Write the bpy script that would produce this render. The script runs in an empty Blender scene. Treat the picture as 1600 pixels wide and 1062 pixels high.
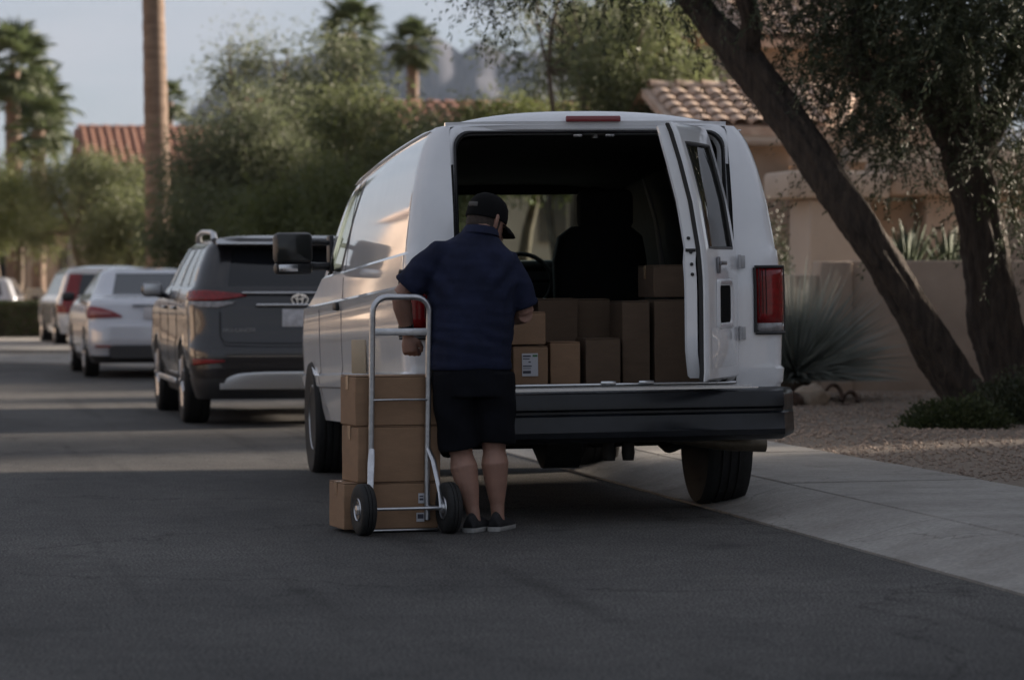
import bpy, bmesh, math, random
import numpy as np
from mathutils import Vector, Matrix, noise
R = math.radians
random.seed(7)
rng = np.random.default_rng(7)
scene = bpy.context.scene
col = scene.collection

# ------------------------------------------------------------------ camera
FPX, YAW, HOR, CAMH = 4900.0, R(11.2), 442.0, 1.25
cam_data = bpy.data.cameras.new('camera')
cam_data.sensor_width = 36.0
cam_data.lens = FPX / 1600 * 36
cam_data.clip_start = 0.2
cam_data.clip_end = 12000
cam_data.dof.use_dof = True
cam_data.dof.focus_distance = 16.1
cam_data.dof.aperture_fstop = 3.2
cam = bpy.data.objects.new('camera', cam_data)
cam.location = (0, 0, CAMH)
cam.rotation_euler = (R(90) - math.atan((531 - HOR) / FPX), 0, -YAW)
col.objects.link(cam)
scene.camera = cam

# ------------------------------------------------------------------ sky, sun, exposure
SUN_AZ, SUN_EL = R(77), R(14)          # azimuth clockwise from the street direction (+Y)
world = bpy.data.worlds.new('World')
scene.world = world
world.use_nodes = True
wn, wl = world.node_tree.nodes, world.node_tree.links
wn.clear()
w_out = wn.new('ShaderNodeOutputWorld')
w_bg = wn.new('ShaderNodeBackground')
w_bg.inputs['Strength'].default_value = 0.05
sky = wn.new('ShaderNodeTexSky')
sky.sky_type = 'NISHITA'
sky.sun_disc = False
sky.sun_elevation = SUN_EL
sky.sun_rotation = SUN_AZ
sky.altitude = 400
sky.air_density = 1.0
sky.dust_density = 0.5
sky.ozone_density = 2.0
w_tc = wn.new('ShaderNodeTexCoord')
w_map = wn.new('ShaderNodeMapping')
w_map.inputs['Scale'].default_value = (2.2, 2.2, 11.0)
w_noise = wn.new('ShaderNodeTexNoise')
w_noise.inputs['Scale'].default_value = 2.6
w_noise.inputs['Detail'].default_value = 7
w_noise.inputs['Roughness'].default_value = 0.55
w_ramp = wn.new('ShaderNodeValToRGB')
w_ramp.color_ramp.elements[0].position = 0.40
w_ramp.color_ramp.elements[0].color = (0.84, 0.84, 0.84, 1)
w_ramp.color_ramp.elements[1].position = 0.66
w_ramp.color_ramp.elements[1].color = (0.97, 0.97, 0.97, 1)
w_mix = wn.new('ShaderNodeMix')
w_mix.data_type = 'RGBA'
w_mix.inputs['B'].default_value = (4.05, 4.35, 5.05, 1)      # thin high cloud
w_ramp2 = wn.new('ShaderNodeValToRGB')
w_ramp2.color_ramp.elements[0].position = 0.38
w_ramp2.color_ramp.elements[0].color = (1.9, 2.06, 2.45, 1)
w_ramp2.color_ramp.elements[1].position = 0.64
w_ramp2.color_ramp.elements[1].color = (2.65, 2.72, 2.98, 1)
wl.new(w_noise.outputs['Fac'], w_ramp2.inputs['Fac'])
wl.new(w_ramp2.outputs['Color'], w_mix.inputs['B'])
wl.new(w_tc.outputs['Generated'], w_map.inputs['Vector'])
wl.new(w_map.outputs['Vector'], w_noise.inputs['Vector'])
wl.new(w_noise.outputs['Fac'], w_ramp.inputs['Fac'])
wl.new(w_ramp.outputs['Color'], w_mix.inputs['Factor'])
wl.new(sky.outputs['Color'], w_mix.inputs['A'])
wl.new(w_mix.outputs['Result'], w_bg.inputs['Color'])
wl.new(w_bg.outputs['Background'], w_out.inputs['Surface'])

sun_data = bpy.data.lights.new('sun', 'SUN')
sun_data.energy = 5.0
sun_data.angle = R(7)
sun_data.color = (1.0, 0.85, 0.70)
sun = bpy.data.objects.new('sun', sun_data)
sun_dir = Vector((math.sin(SUN_AZ) * math.cos(SUN_EL), math.cos(SUN_AZ) * math.cos(SUN_EL), math.sin(SUN_EL)))
sun.rotation_euler = sun_dir.to_track_quat('Z', 'Y').to_euler()
col.objects.link(sun)

scene.view_settings.view_transform = 'Standard'
scene.view_settings.look = 'None'
scene.view_settings.gamma = 1
scene.view_settings.use_curve_mapping = False
scene.view_settings.exposure = 1.85
scene.cycles.max_bounces = 8
scene.cycles.transparent_max_bounces = 16
scene.cycles.caustics_reflective = False
scene.cycles.caustics_refractive = False

# ------------------------------------------------------------------ helpers
def P(px, py, depth):
    """point at a given distance along the viewing axis, from photograph coordinates"""
    xc = (px - 800) / FPX * depth
    z = CAMH + (HOR - py) / FPX * depth
    return Vector((xc * math.cos(YAW) + depth * math.sin(YAW), -xc * math.sin(YAW) + depth * math.cos(YAW), z))

def tag(o, label=None, cat=None, group=None, kind=None):
    if label: o['label'] = label
    if cat: o['category'] = cat
    if group: o['group'] = group
    if kind: o['kind'] = kind
    return o

def empty(name, loc=(0, 0, 0), rz=0.0, parent=None):
    o = bpy.data.objects.new(name, None)
    o.empty_display_size = 0.1
    o.location = loc
    o.rotation_euler = (0, 0, rz)
    col.objects.link(o)
    if parent: o.parent = parent
    return o

def link_mesh(name, me, parent=None, mat=None, smooth=None):
    if mat and not me.materials: me.materials.append(mat)
    o = bpy.data.objects.new(name, me)
    col.objects.link(o)
    if parent: o.parent = parent
    if smooth is not None:
        me.shade_smooth()
        if smooth < 179: me.set_sharp_from_angle(angle=R(smooth))
    return o

class MB:
    def __init__(s):
        s.v, s.f = [], []
    def add(s, vs, fs):
        n = len(s.v)
        s.v += [tuple(v) for v in vs]
        s.f += [tuple(i + n for i in f) for f in fs]
        return s
    def box(s, c, d, rz=0.0, ch=0.0, M=None):
        """box, centre c, size d, chamfered when ch > 0"""
        hx, hy, hz = d[0] / 2, d[1] / 2, d[2] / 2
        if ch <= 0:
            vs = [(x * hx, y * hy, z * hz) for z in (-1, 1) for y in (-1, 1) for x in (-1, 1)]
            fs = [(0, 2, 3, 1), (4, 5, 7, 6), (0, 1, 5, 4), (2, 6, 7, 3), (0, 4, 6, 2), (1, 3, 7, 5)]
        else:
            ch = min(ch, hx * .9, hy * .9, hz * .9)
            bm = bmesh.new()
            bmesh.ops.create_cube(bm, size=1)
            for v in bm.verts: v.co = Vector((v.co.x * d[0], v.co.y * d[1], v.co.z * d[2]))
            bmesh.ops.bevel(bm, geom=bm.edges[:], offset=ch, segments=2, affect='EDGES', profile=0.5)
            bm.verts.index_update()
            vs = [tuple(v.co) for v in bm.verts]
            fs = [tuple(v.index for v in f.verts) for f in bm.faces]
            bm.free()
        T = Matrix.Translation(c) @ Matrix.Rotation(rz, 4, 'Z')
        if M is not None: T = T @ M
        return s.add([T @ Vector(v) for v in vs], fs)
    def tube(s, pts, rad, n=10, cap=True, flat=1.0, up=None):
        """tube along pts; rad number or list; flat scales the second axis"""
        pts = [Vector(p) for p in pts]
        if not hasattr(rad, '__len__'): rad = [rad] * len(pts)
        rings = []
        prev = None
        for i, p in enumerate(pts):
            t = (pts[min(i + 1, len(pts) - 1)] - pts[max(i - 1, 0)]).normalized()
            ref = Vector(up) if up else (Vector((0, 0, 1)) if abs(t.z) < .9 else Vector((0, 1, 0)))
            if prev is not None and not up: ref = prev
            a = t.cross(ref)
            if a.length < 1e-5: a = t.cross(Vector((1, .1, 0)))
            a.normalize()
            b = a.cross(t).normalized()
            prev = b
            r = rad[i]
            if not hasattr(r, '__len__'): r = (r, r * flat)
            rings.append([p + a * (math.cos(2 * math.pi * k / n) * r[0]) + b * (math.sin(2 * math.pi * k / n) * r[1]) for k in range(n)])
        return s.loft(rings, cap)
    def loft(s, rings, cap=True, closed=True):
        n = len(rings[0])
        vs = [v for r in rings for v in r]
        fs = []
        for i in range(len(rings) - 1):
            for k in range(n if closed else n - 1):
                k2 = (k + 1) % n
                fs.append((i * n + k, i * n + k2, (i + 1) * n + k2, (i + 1) * n + k))
        if cap:
            fs.append(tuple(range(n - 1, -1, -1)))
            fs.append(tuple((len(rings) - 1) * n + k for k in range(n)))
        return s.add(vs, fs)
    def lathe(s, prof, c=(0, 0, 0), axis='Z', n=24, M=None):
        """profile of (radius, height) revolved about an axis through c"""
        rings = []
        for r, h in prof:
            ring = []
            for k in range(n):
                a = 2 * math.pi * k / n
                x, y = r * math.cos(a), r * math.sin(a)
                v = {'Z': (x, y, h), 'X': (h, x, y), 'Y': (y, h, x)}[axis]
                ring.append(v)
            rings.append(ring)
        T = Matrix.Translation(c)
        if M is not None: T = T @ M
        return s.loft([[T @ Vector(v) for v in r] for r in rings], True)
    def quad(s, *vs):
        return s.add(vs, [tuple(range(len(vs)))])
    def prism(s, poly, y0, y1, plane='XZ'):
        """polygon extruded; plane XZ extrudes along Y, YZ along X, XY along Z"""
        n = len(poly)
        def m(p, h):
            return {'XZ': (p[0], h, p[1]), 'YZ': (h, p[0], p[1]), 'XY': (p[0], p[1], h)}[plane]
        vs = [m(p, y0) for p in poly] + [m(p, y1) for p in poly]
        fs = [tuple(range(n)), tuple(range(2 * n - 1, n - 1, -1))] + [(k, k + n, (k + 1) % n + n, (k + 1) % n) for k in range(n)]
        return s.add(vs, fs)
    def mesh(s, name, fix=True):
        me = bpy.data.meshes.new(name)
        me.from_pydata(s.v, [], s.f)
        if fix:
            bm = bmesh.new(); bm.from_mesh(me)
            bmesh.ops.recalc_face_normals(bm, faces=bm.faces[:])
            bm.to_mesh(me); bm.free()
        me.update()
        return me
    def build(s, name, mat, parent=None, smooth=35, bevel=0.0, fix=True):
        o = link_mesh(name, s.mesh(name, fix), parent, mat, smooth)
        if bevel > 0:
            m = o.modifiers.new('bevel', 'BEVEL')
            m.width = bevel; m.segments = 2; m.limit_method = 'ANGLE'; m.angle_limit = R(40)
        return o

def quads_mesh(name, V, per=4):
    """numpy vertex array (n, per, 3) to one mesh of separate polygons"""
    n = len(V)
    me = bpy.data.meshes.new(name)
    me.vertices.add(n * per); me.loops.add(n * per); me.polygons.add(n)
    me.vertices.foreach_set('co', np.ascontiguousarray(V, dtype=np.float32).ravel())
    me.loops.foreach_set('vertex_index', np.arange(n * per, dtype=np.int32))
    me.polygons.foreach_set('loop_start', np.arange(0, n * per, per, dtype=np.int32))
    me.polygons.foreach_set('loop_total', np.full(n, per, dtype=np.int32))
    me.update(calc_edges=True)
    return me

def lerp(a, b, t): return a + (b - a) * t
def interp(x, xs, ys): return float(np.interp(x, xs, ys))

def copy_tree(o, parent=None):
    c = o.copy(); col.objects.link(c); c.parent = parent
    for ch in list(o.children): copy_tree(ch, c)
    return c

# ------------------------------------------------------------------ materials
MATS = {}
def mat(name, base, rough=0.6, metal=0.0, var=0.0, scale=8.0, bump=0.0, bscale=None, coat=0.0, base2=None, detail=5.0,
        coords='Object', spec=0.5, stretch=None, sheen=0.0, transl=0.0):
    if name in MATS: return MATS[name]
    m = bpy.data.materials.new(name)
    m.use_nodes = True
    nt = m.node_tree
    b = nt.nodes['Principled BSDF']
    b.inputs['Base Color'].default_value = (*base, 1)
    b.inputs['Roughness'].default_value = rough
    b.inputs['Metallic'].default_value = metal
    b.inputs['Specular IOR Level'].default_value = spec
    b.inputs['Coat Weight'].default_value = coat
    b.inputs['Coat Roughness'].default_value = 0.04
    b.inputs['Sheen Weight'].default_value = sheen
    tc = nt.nodes.new('ShaderNodeTexCoord')
    vec = tc.outputs[coords]
    if stretch:
        mp = nt.nodes.new('ShaderNodeMapping')
        mp.inputs['Scale'].default_value = stretch
        nt.links.new(vec, mp.inputs['Vector']); vec = mp.outputs['Vector']
    if var > 0 or base2:
        nz = nt.nodes.new('ShaderNodeTexNoise')
        nz.inputs['Scale'].default_value = scale
        nz.inputs['Detail'].default_value = detail
        nz.inputs['Roughness'].default_value = 0.65
        nt.links.new(vec, nz.inputs['Vector'])
        rp = nt.nodes.new('ShaderNodeValToRGB')
        lo = base if base2 else tuple(c * (1 - var) for c in base)
        hi = base2 if base2 else tuple(min(1, c * (1 + var)) for c in base)
        rp.color_ramp.elements[0].position = 0.32; rp.color_ramp.elements[0].color = (*lo, 1)
        rp.color_ramp.elements[1].position = 0.68; rp.color_ramp.elements[1].color = (*hi, 1)
        nt.links.new(nz.outputs['Fac'], rp.inputs['Fac'])
        nt.links.new(rp.outputs['Color'], b.inputs['Base Color'])
    if bump > 0:
        nb = nt.nodes.new('ShaderNodeTexNoise')
        nb.inputs['Scale'].default_value = bscale or scale * 4
        nb.inputs['Detail'].default_value = 6
        nt.links.new(vec, nb.inputs['Vector'])
        bp = nt.nodes.new('ShaderNodeBump')
        bp.inputs['Strength'].default_value = bump
        bp.inputs['Distance'].default_value = 0.02
        nt.links.new(nb.outputs['Fac'], bp.inputs['Height'])
        nt.links.new(bp.outputs['Normal'], b.inputs['Normal'])
    if transl > 0:
        out = nt.nodes['Material Output']
        tr = nt.nodes.new('ShaderNodeBsdfTranslucent')
        tr.inputs['Color'].default_value = (*[min(1, c * 1.3) for c in base], 1)
        mx = nt.nodes.new('ShaderNodeMixShader')
        mx.inputs['Fac'].default_value = transl
        nt.links.new(b.outputs['BSDF'], mx.inputs[1]); nt.links.new(tr.outputs['BSDF'], mx.inputs[2])
        nt.links.new(mx.outputs['Shader'], out.inputs['Surface'])
    MATS[name] = m
    return m

def glass(name, tint, refl=0.06, rough=0.0):
    if name in MATS: return MATS[name]
    m = bpy.data.materials.new(name); m.use_nodes = True
    nt = m.node_tree; nt.nodes.remove(nt.nodes['Principled BSDF'])
    out = nt.nodes['Material Output']
    t = nt.nodes.new('ShaderNodeBsdfTransparent'); t.inputs['Color'].default_value = (*tint, 1)
    g = nt.nodes.new('ShaderNodeBsdfGlossy'); g.inputs['Roughness'].default_value = rough
    lw = nt.nodes.new('ShaderNodeLayerWeight'); lw.inputs['Blend'].default_value = .5
    pw = nt.nodes.new('ShaderNodeMath'); pw.operation = 'POWER'; pw.inputs[1].default_value = 5.0
    fr = nt.nodes.new('ShaderNodeMath'); fr.operation = 'MULTIPLY_ADD'; fr.inputs[1].default_value = .94; fr.inputs[2].default_value = .05
    nt.links.new(lw.outputs['Facing'], pw.inputs[0]); nt.links.new(pw.outputs[0], fr.inputs[0])
    mx = nt.nodes.new('ShaderNodeMixShader')
    nt.links.new(fr.outputs[0], mx.inputs['Fac'])
    nt.links.new(t.outputs['BSDF'], mx.inputs[1]); nt.links.new(g.outputs['BSDF'], mx.inputs[2])
    nt.links.new(mx.outputs['Shader'], out.inputs['Surface'])
    MATS[name] = m
    return m

M_white = mat('white_van_paint', (0.72, 0.73, 0.75), 0.30, base2=(0.83, 0.84, 0.86), scale=1.6, coat=1.0, bump=0.012, bscale=3.0, detail=9)
M_black = mat('black_plastic', (0.012, 0.012, 0.013), 0.45)
M_inner = mat('dark_van_lining', (0.012, 0.012, 0.0125), 0.8, var=0.4, scale=6)
M_rubber = mat('tyre_rubber', (0.014, 0.014, 0.014), 0.8, var=0.3, scale=30, bump=0.15, bscale=60)
M_rim = mat('wheel_metal', (0.42, 0.42, 0.43), 0.35, 0.9)
M_chrome = mat('bright_metal', (0.62, 0.63, 0.65), 0.22, 1.0)
M_alu = mat('brushed_aluminium', (0.55, 0.56, 0.58), 0.38, 1.0, var=0.15, scale=20, bump=0.05, bscale=80)
M_glass = glass('clear_green_glass', (0.62, 0.74, 0.68))
M_dglass = mat('dark_tinted_glass', (0.012, 0.013, 0.015), 0.04, spec=0.6)
M_red = mat('red_lamp_lens', (0.20, 0.004, 0.006), 0.25, var=0.35, scale=25, coat=0.25)
M_clearlamp = mat('clear_lamp_lens', (0.24, 0.23, 0.235), 0.2, var=.4, scale=20, coat=0.4)
M_under = mat('rusty_underbody', (0.020, 0.018, 0.016), 0.8, var=0.5, scale=12)
# ------------------------------------------------------------------ ground, road, kerb, sidewalk
def asphalt():
    m = bpy.data.materials.new('asphalt'); m.use_nodes = True
    nt = m.node_tree; b = nt.nodes['Principled BSDF']; L = nt.links
    tc = nt.nodes.new('ShaderNodeTexCoord')
    def nz(scale, detail=4, rough=.6, stretch=None):
        n = nt.nodes.new('ShaderNodeTexNoise'); n.inputs['Scale'].default_value = scale
        n.inputs['Detail'].default_value = detail; n.inputs['Roughness'].default_value = rough
        v = tc.outputs['Object']
        if stretch:
            mp = nt.nodes.new('ShaderNodeMapping'); mp.inputs['Scale'].default_value = stretch
            L.new(v, mp.inputs['Vector']); v = mp.outputs['Vector']
        L.new(v, n.inputs['Vector']); return n
    def ramp(src, p0, c0, p1, c1):
        r = nt.nodes.new('ShaderNodeValToRGB')
        r.color_ramp.elements[0].position = p0; r.color_ramp.elements[0].color = (*c0, 1)
        r.color_ramp.elements[1].position = p1; r.color_ramp.elements[1].color = (*c1, 1)
        L.new(src, r.inputs['Fac']); return r.outputs['Color']
    def mul(a, bb, f=1.0):
        x = nt.nodes.new('ShaderNodeMix'); x.data_type = 'RGBA'; x.blend_type = 'MULTIPLY'
        x.inputs['Factor'].default_value = f
        L.new(a, x.inputs['A']); L.new(bb, x.inputs['B']); return x.outputs['Result']
    big = ramp(nz(0.35, 5, .6, (1, .55, 1)).outputs['Fac'], .35, (.046, .0455, .0465), .68, (.100, .0975, .096))
    grit = ramp(nz(85, 2, .6).outputs['Fac'], .39, (.32, .32, .32), .62, (2.1, 2.06, 1.98))
    mid = ramp(nz(6.0, 6, .7).outputs['Fac'], .33, (.80, .80, .80), .7, (1.16, 1.16, 1.16))
    spk = ramp(nz(38, 2, .5).outputs['Fac'], .68, (1, 1, 1), .78, (1.9, 1.85, 1.75))
    # long faint seams and oil drips
    seam = ramp(nz(0.9, 3, .5, (3.2, .12, 1)).outputs['Fac'], .30, (.72, .72, .72), .40, (1, 1, 1))
    stain = ramp(nz(1.7, 4, .55).outputs['Fac'], .27, (.62, .62, .62), .37, (1, 1, 1))
    vo = nt.nodes.new('ShaderNodeTexVoronoi'); vo.feature = 'DISTANCE_TO_EDGE'; vo.inputs['Scale'].default_value = .21
    wv = nz(1.6, 6, .65)
    ad = nt.nodes.new('ShaderNodeVectorMath'); ad.operation = 'MULTIPLY_ADD'; ad.inputs[1].default_value = (.9, .9, .9)
    L.new(wv.outputs['Color'], ad.inputs[0]); L.new(tc.outputs['Object'], ad.inputs[2]); L.new(ad.outputs[0], vo.inputs['Vector'])
    crack = ramp(vo.outputs['Distance'], .0, (.42, .42, .42), .0028, (1, 1, 1))
    c = mul(mul(mul(mul(mul(mul(big, grit), mid), spk), seam), stain), crack)
    L.new(c, b.inputs['Base Color'])
    b.inputs['Roughness'].default_value = 0.78
    b.inputs['Specular IOR Level'].default_value = 0.15
    bp = nt.nodes.new('ShaderNodeBump'); bp.inputs['Strength'].default_value = .55; bp.inputs['Distance'].default_value = .006
    L.new(nz(110, 3, .7).outputs['Fac'], bp.inputs['Height']); L.new(bp.outputs['Normal'], b.inputs['Normal'])
    return m
M_asphalt = asphalt()
def concrete():
    m = mat('pale_concrete', (0.245, 0.23, 0.212), 0.85, base2=(0.345, 0.33, 0.305), scale=1.3, bump=0.3, bscale=70, detail=9)
    nt = m.node_tree; L = nt.links; b = nt.nodes['Principled BSDF']; tc = nt.nodes.new('ShaderNodeTexCoord')
    src = b.inputs['Base Color'].links[0].from_socket
    def layer(src, fac, p0, c0, p1, c1):
        r = nt.nodes.new('ShaderNodeValToRGB')
        r.color_ramp.elements[0].position = p0; r.color_ramp.elements[0].color = (*c0, 1)
        r.color_ramp.elements[1].position = p1; r.color_ramp.elements[1].color = (*c1, 1)
        L.new(fac, r.inputs['Fac'])
        x = nt.nodes.new('ShaderNodeMix'); x.data_type = 'RGBA'; x.blend_type = 'MULTIPLY'; x.inputs['Factor'].default_value = 1
        L.new(src, x.inputs['A']); L.new(r.outputs['Color'], x.inputs['B']); return x.outputs['Result']
    n1 = nt.nodes.new('ShaderNodeTexNoise'); n1.inputs['Scale'].default_value = 3.1; n1.inputs['Detail'].default_value = 8; n1.inputs['Roughness'].default_value = .7
    n2 = nt.nodes.new('ShaderNodeTexNoise'); n2.inputs['Scale'].default_value = 42; n2.inputs['Detail'].default_value = 4
    wv = nt.nodes.new('ShaderNodeTexNoise'); wv.inputs['Scale'].default_value = 2.5; wv.inputs['Detail'].default_value = 6
    vo = nt.nodes.new('ShaderNodeTexVoronoi'); vo.feature = 'DISTANCE_TO_EDGE'; vo.inputs['Scale'].default_value = .42
    ad = nt.nodes.new('ShaderNodeVectorMath'); ad.operation = 'MULTIPLY_ADD'; ad.inputs[1].default_value = (.5, .5, .5)
    L.new(wv.outputs['Color'], ad.inputs[0]); L.new(tc.outputs['Object'], ad.inputs[2]); L.new(ad.outputs[0], vo.inputs['Vector'])
    for n in (n1, n2, wv): L.new(tc.outputs['Object'], n.inputs['Vector'])
    c = layer(src, n1.outputs['Fac'], .30, (.80, .79, .77), .55, (1, 1, 1))
    c = layer(c, n2.outputs['Fac'], .30, (.80, .80, .80), .70, (1.12, 1.12, 1.12))
    c = layer(c, vo.outputs['Distance'], .0, (.62, .61, .60), .0035, (1, 1, 1))
    L.new(c, b.inputs['Base Color'])
    return m
M_concrete = concrete()
M_yard = mat('decomposed_granite', (0.15, 0.118, 0.09), 0.95, base2=(0.23, 0.19, 0.155), scale=18, bump=0.5, bscale=60, detail=8)
M_dirt = mat('desert_soil', (0.16, 0.13, 0.10), 0.95, var=0.3, scale=0.05)
M_stucco = mat('tan_stucco', (0.37, 0.29, 0.23), 0.92, var=0.14, scale=1.5, bump=0.35, bscale=55, detail=8)
M_stucco2 = mat('pale_stucco', (0.44, 0.37, 0.31), 0.92, var=0.09, scale=1.2, bump=0.3, bscale=55, detail=8)
M_tile = mat('pale_clay_tile', (0.36, 0.245, 0.18), 0.85, base2=(0.52, 0.40, 0.32), scale=5, bump=0.3, bscale=40)
M_tile_red = mat('red_clay_tile', (0.27, 0.115, 0.075), 0.85, base2=(0.40, 0.22, 0.16), scale=4, bump=0.3, bscale=40)
M_trim = mat('brown_trim', (0.10, 0.08, 0.065), 0.7, var=.1)
M_window = mat('house_window_glass', (0.03, 0.035, 0.04), 0.05)

ground = MB().quad((-5000, -400, -.06), (5000, -400, -.06), (5000, 6000, -.06), (-5000, 6000, -.06)).build('ground', M_dirt)
tag(ground, kind='structure')

# kerb line: straight up the street, then a bend to the left
EDGE, BEND_Y, BEND_R = 4.43, 43.0, 10.0
def kerb_pt(s, d):
    """point at distance s along the kerb line (s=0 at Y=0), offset d to the right of it"""
    if s <= BEND_Y: return (EDGE + d, s)
    th = min((s - BEND_Y) / BEND_R, math.pi / 2)
    cx = EDGE - BEND_R
    r = BEND_R + d
    x, y = cx + r * math.cos(th), BEND_Y + r * math.sin(th)
    rest = s - BEND_Y - BEND_R * math.pi / 2
    if rest > 0: x -= rest
    return (x, y)
S_END = BEND_Y + BEND_R * math.pi / 2 + 60

road = MB()
ss = list(np.arange(-30, BEND_Y, 2.0)) + list(np.linspace(BEND_Y, BEND_Y + BEND_R * math.pi / 2, 14)) + [S_END]
vs = []
for s in ss:
    a = kerb_pt(s, 0.0); bq = kerb_pt(s, -9.2)
    vs += [(a[0], a[1], 0.0), (bq[0], bq[1], 0.0)]
road.add(vs, [(2 * i, 2 * i + 2, 2 * i + 3, 2 * i + 1) for i in range(len(ss) - 1)])
road_o = road.build('road', M_asphalt, smooth=None)
tag(road_o, kind='structure')

KPROF = [(0.0, -.05), (0.0, .012), (.05, .020), (.14, .040), (.26, .075), (.38, .105), (.50, .122), (.50, -.05)]
def strip(prof, s0, s1, n):
    mb = MB(); rings = []
    for k in range(n + 1):
        s = lerp(s0, s1, k / n)
        rings.append([(*kerb_pt(s, d), z) for d, z in prof])
    return mb.loft(rings)
kerb = empty('kerb', (EDGE, 0, 0)); tag(kerb, kind='structure')
walk = empty('sidewalk', (EDGE + 1, 0, 0)); tag(walk, kind='structure')
def to_parent(o, p):
    o.parent = p
    o.matrix_parent_inverse = Matrix.Translation(p.location).inverted()
cuts = [-30, 8] + list(np.arange(11.3, 60, 3.05)) + [S_END]
for a, bq in zip(cuts[:-1], cuts[1:]):
    o = strip(KPROF, a + .004, bq - .004, 8 if bq > BEND_Y else 1).build('kerb_stone', M_concrete, smooth=30)
    to_parent(o, kerb)
cuts = [-30, 8] + list(np.arange(9.4, 60, 1.52)) + [S_END]
for a, bq in zip(cuts[:-1], cuts[1:]):
    dz = random.uniform(-.003, .003)
    prof = [(.512, -.05), (.512, .118 + dz), (.52, .127 + dz), (1.66, .134 + dz), (1.67, .125 + dz), (1.67, -.05)]
    o = strip(prof, a + .006, bq - .006, 6 if bq > BEND_Y else 1).build('paving_slab', M_concrete, smooth=30)
    to_parent(o, walk)

yard = MB(); rings = []
offs = [1.6, 1.75, 2.2, 3, 4, 5, 6.5, 9, 14, 25, 60]
for s in list(np.arange(-30, 43, 1.0)) + list(np.linspace(43, BEND_Y + BEND_R * math.pi / 2, 16)) + [S_END]:
    ring = []
    for d in offs:
        x, y = kerb_pt(s, d)
        ring.append((x, y, .105 + min(d - 1.6, 1.2) * .035 + .02 * noise.noise((x * .5, y * .5, 0))))
    rings.append(ring)
yard.loft(rings, cap=False, closed=False)
yard_o = yard.build('gravel_yard', M_yard, smooth=180); tag(yard_o, kind='structure')
def yard_z(x, y):
    d = x - EDGE
    return .105 + min(max(d - 1.6, 0), 1.2) * .035 + .02 * noise.noise((x * .5, y * .5, 0))

# loose gravel over the yard that shows
def gravel():
    N = 26000
    x = 6.12 + 7.2 * rng.random(N) ** 1.1; y = 17 + 16 * rng.random(N)
    keep = (x - 6.12) < 8
    x, y = x[keep], y[keep]; N = len(x)
    r = .008 + .016 * rng.random(N) ** 2
    base = np.array([(1, 0, 0), (-.5, .87, 0), (-.5, -.87, 0), (0, 0, .9), (0, 0, -.6)])
    tri = [(0, 1, 3), (1, 2, 3), (2, 0, 3), (1, 0, 4), (2, 1, 4), (0, 2, 4)]
    a = rng.random(N) * 6.28
    j = base[None] * (0.7 + .6 * rng.random((N, 5, 1)))
    px = j[:, :, 0] * np.cos(a)[:, None] - j[:, :, 1] * np.sin(a)[:, None]
    py = j[:, :, 0] * np.sin(a)[:, None] + j[:, :, 1] * np.cos(a)[:, None]
    z0 = np.array([yard_z(float(u), float(v)) for u, v in zip(x, y)])
    V = np.stack([x[:, None] + px * r[:, None], y[:, None] + py * r[:, None], z0[:, None] + (j[:, :, 2] * .7 + .25) * r[:, None]], -1)
    T = np.stack([V[:, t, :] for t in tri], 1).reshape(-1, 3, 3)
    return quads_mesh('gravel', T, 3)
M_gravel = mat('gravel_stone', (0.17, 0.125, 0.095), 0.9, base2=(0.36, 0.29, 0.24), scale=40, detail=2)
g = link_mesh('gravel', gravel(), mat=M_gravel)
tag(g, 'loose tan gravel covering the front yard', 'gravel', kind='stuff')

# driveway beyond the bend
dv = MB().box((4.0, 56.0, .12), (7.0, 11.5, .14), rz=R(-14)).build('driveway', M_concrete); tag(dv, kind='structure')

# ------------------------------------------------------------------ mountains
M_rock = mat('mountain_rock', (0.014, 0.018, 0.032), 0.95, base2=(0.030, 0.031, 0.044), scale=.012, coords='Object', detail=9, bump=0)
def ridge(name, depth, prof, seed, deep):
    xs = np.linspace(prof[0][0], prof[-1][0], 150)
    ys = np.interp(xs, [p[0] for p in prof], [p[1] for p in prof])
    rows = 26
    V = []; F = []
    for j in range(rows):
        t = j / (rows - 1)                      # 0 front foot, 1 back
        up = 1 - abs(t * 2 - 1) ** 1.15
        for i, (px, py) in enumerate(zip(xs, ys)):
            d = depth + (t - .5) * deep
            q = P(px, py, depth); q2 = P(px, py, d)
            n = noise.fractal((px * .018 + seed, t * 5, seed), .9, 2.1, 6)
            spur = abs(noise.noise((px * .03 + t * 1.2, seed, t)))
            z = q.z * min(1, up / .974) * (1 + (.22 * n - .22 * spur) * (1 - up ** 2.5)) - 12 * (1 - up)
            if j == rows // 2: z += 2 * n
            V.append((q2.x, q2.y, z))
    n = len(xs)
    for j in range(rows - 1):
        for i in range(n - 1):
            F.append((j * n + i, j * n + i + 1, (j + 1) * n + i + 1, (j + 1) * n + i))
    o = MB().add(V, F).build(name, M_rock, smooth=60)
    return tag(o, kind='structure')
ridge('mountain', 2600, [(-900, 330), (-300, 300), (150, 250), (270, 205), (330, 140), (352, 112), (400, 92), (450, 96), (520, 80), (585, 72), (640, 68), (676, 56), (692, 64), (714, 82),
      (732, 74), (748, 62), (765, 70), (790, 84), (830, 82), (870, 92), (930, 98), (1000, 120), (1150, 135), (1400, 180), (1900, 240), (2600, 340)], 3.1, 900)

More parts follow.
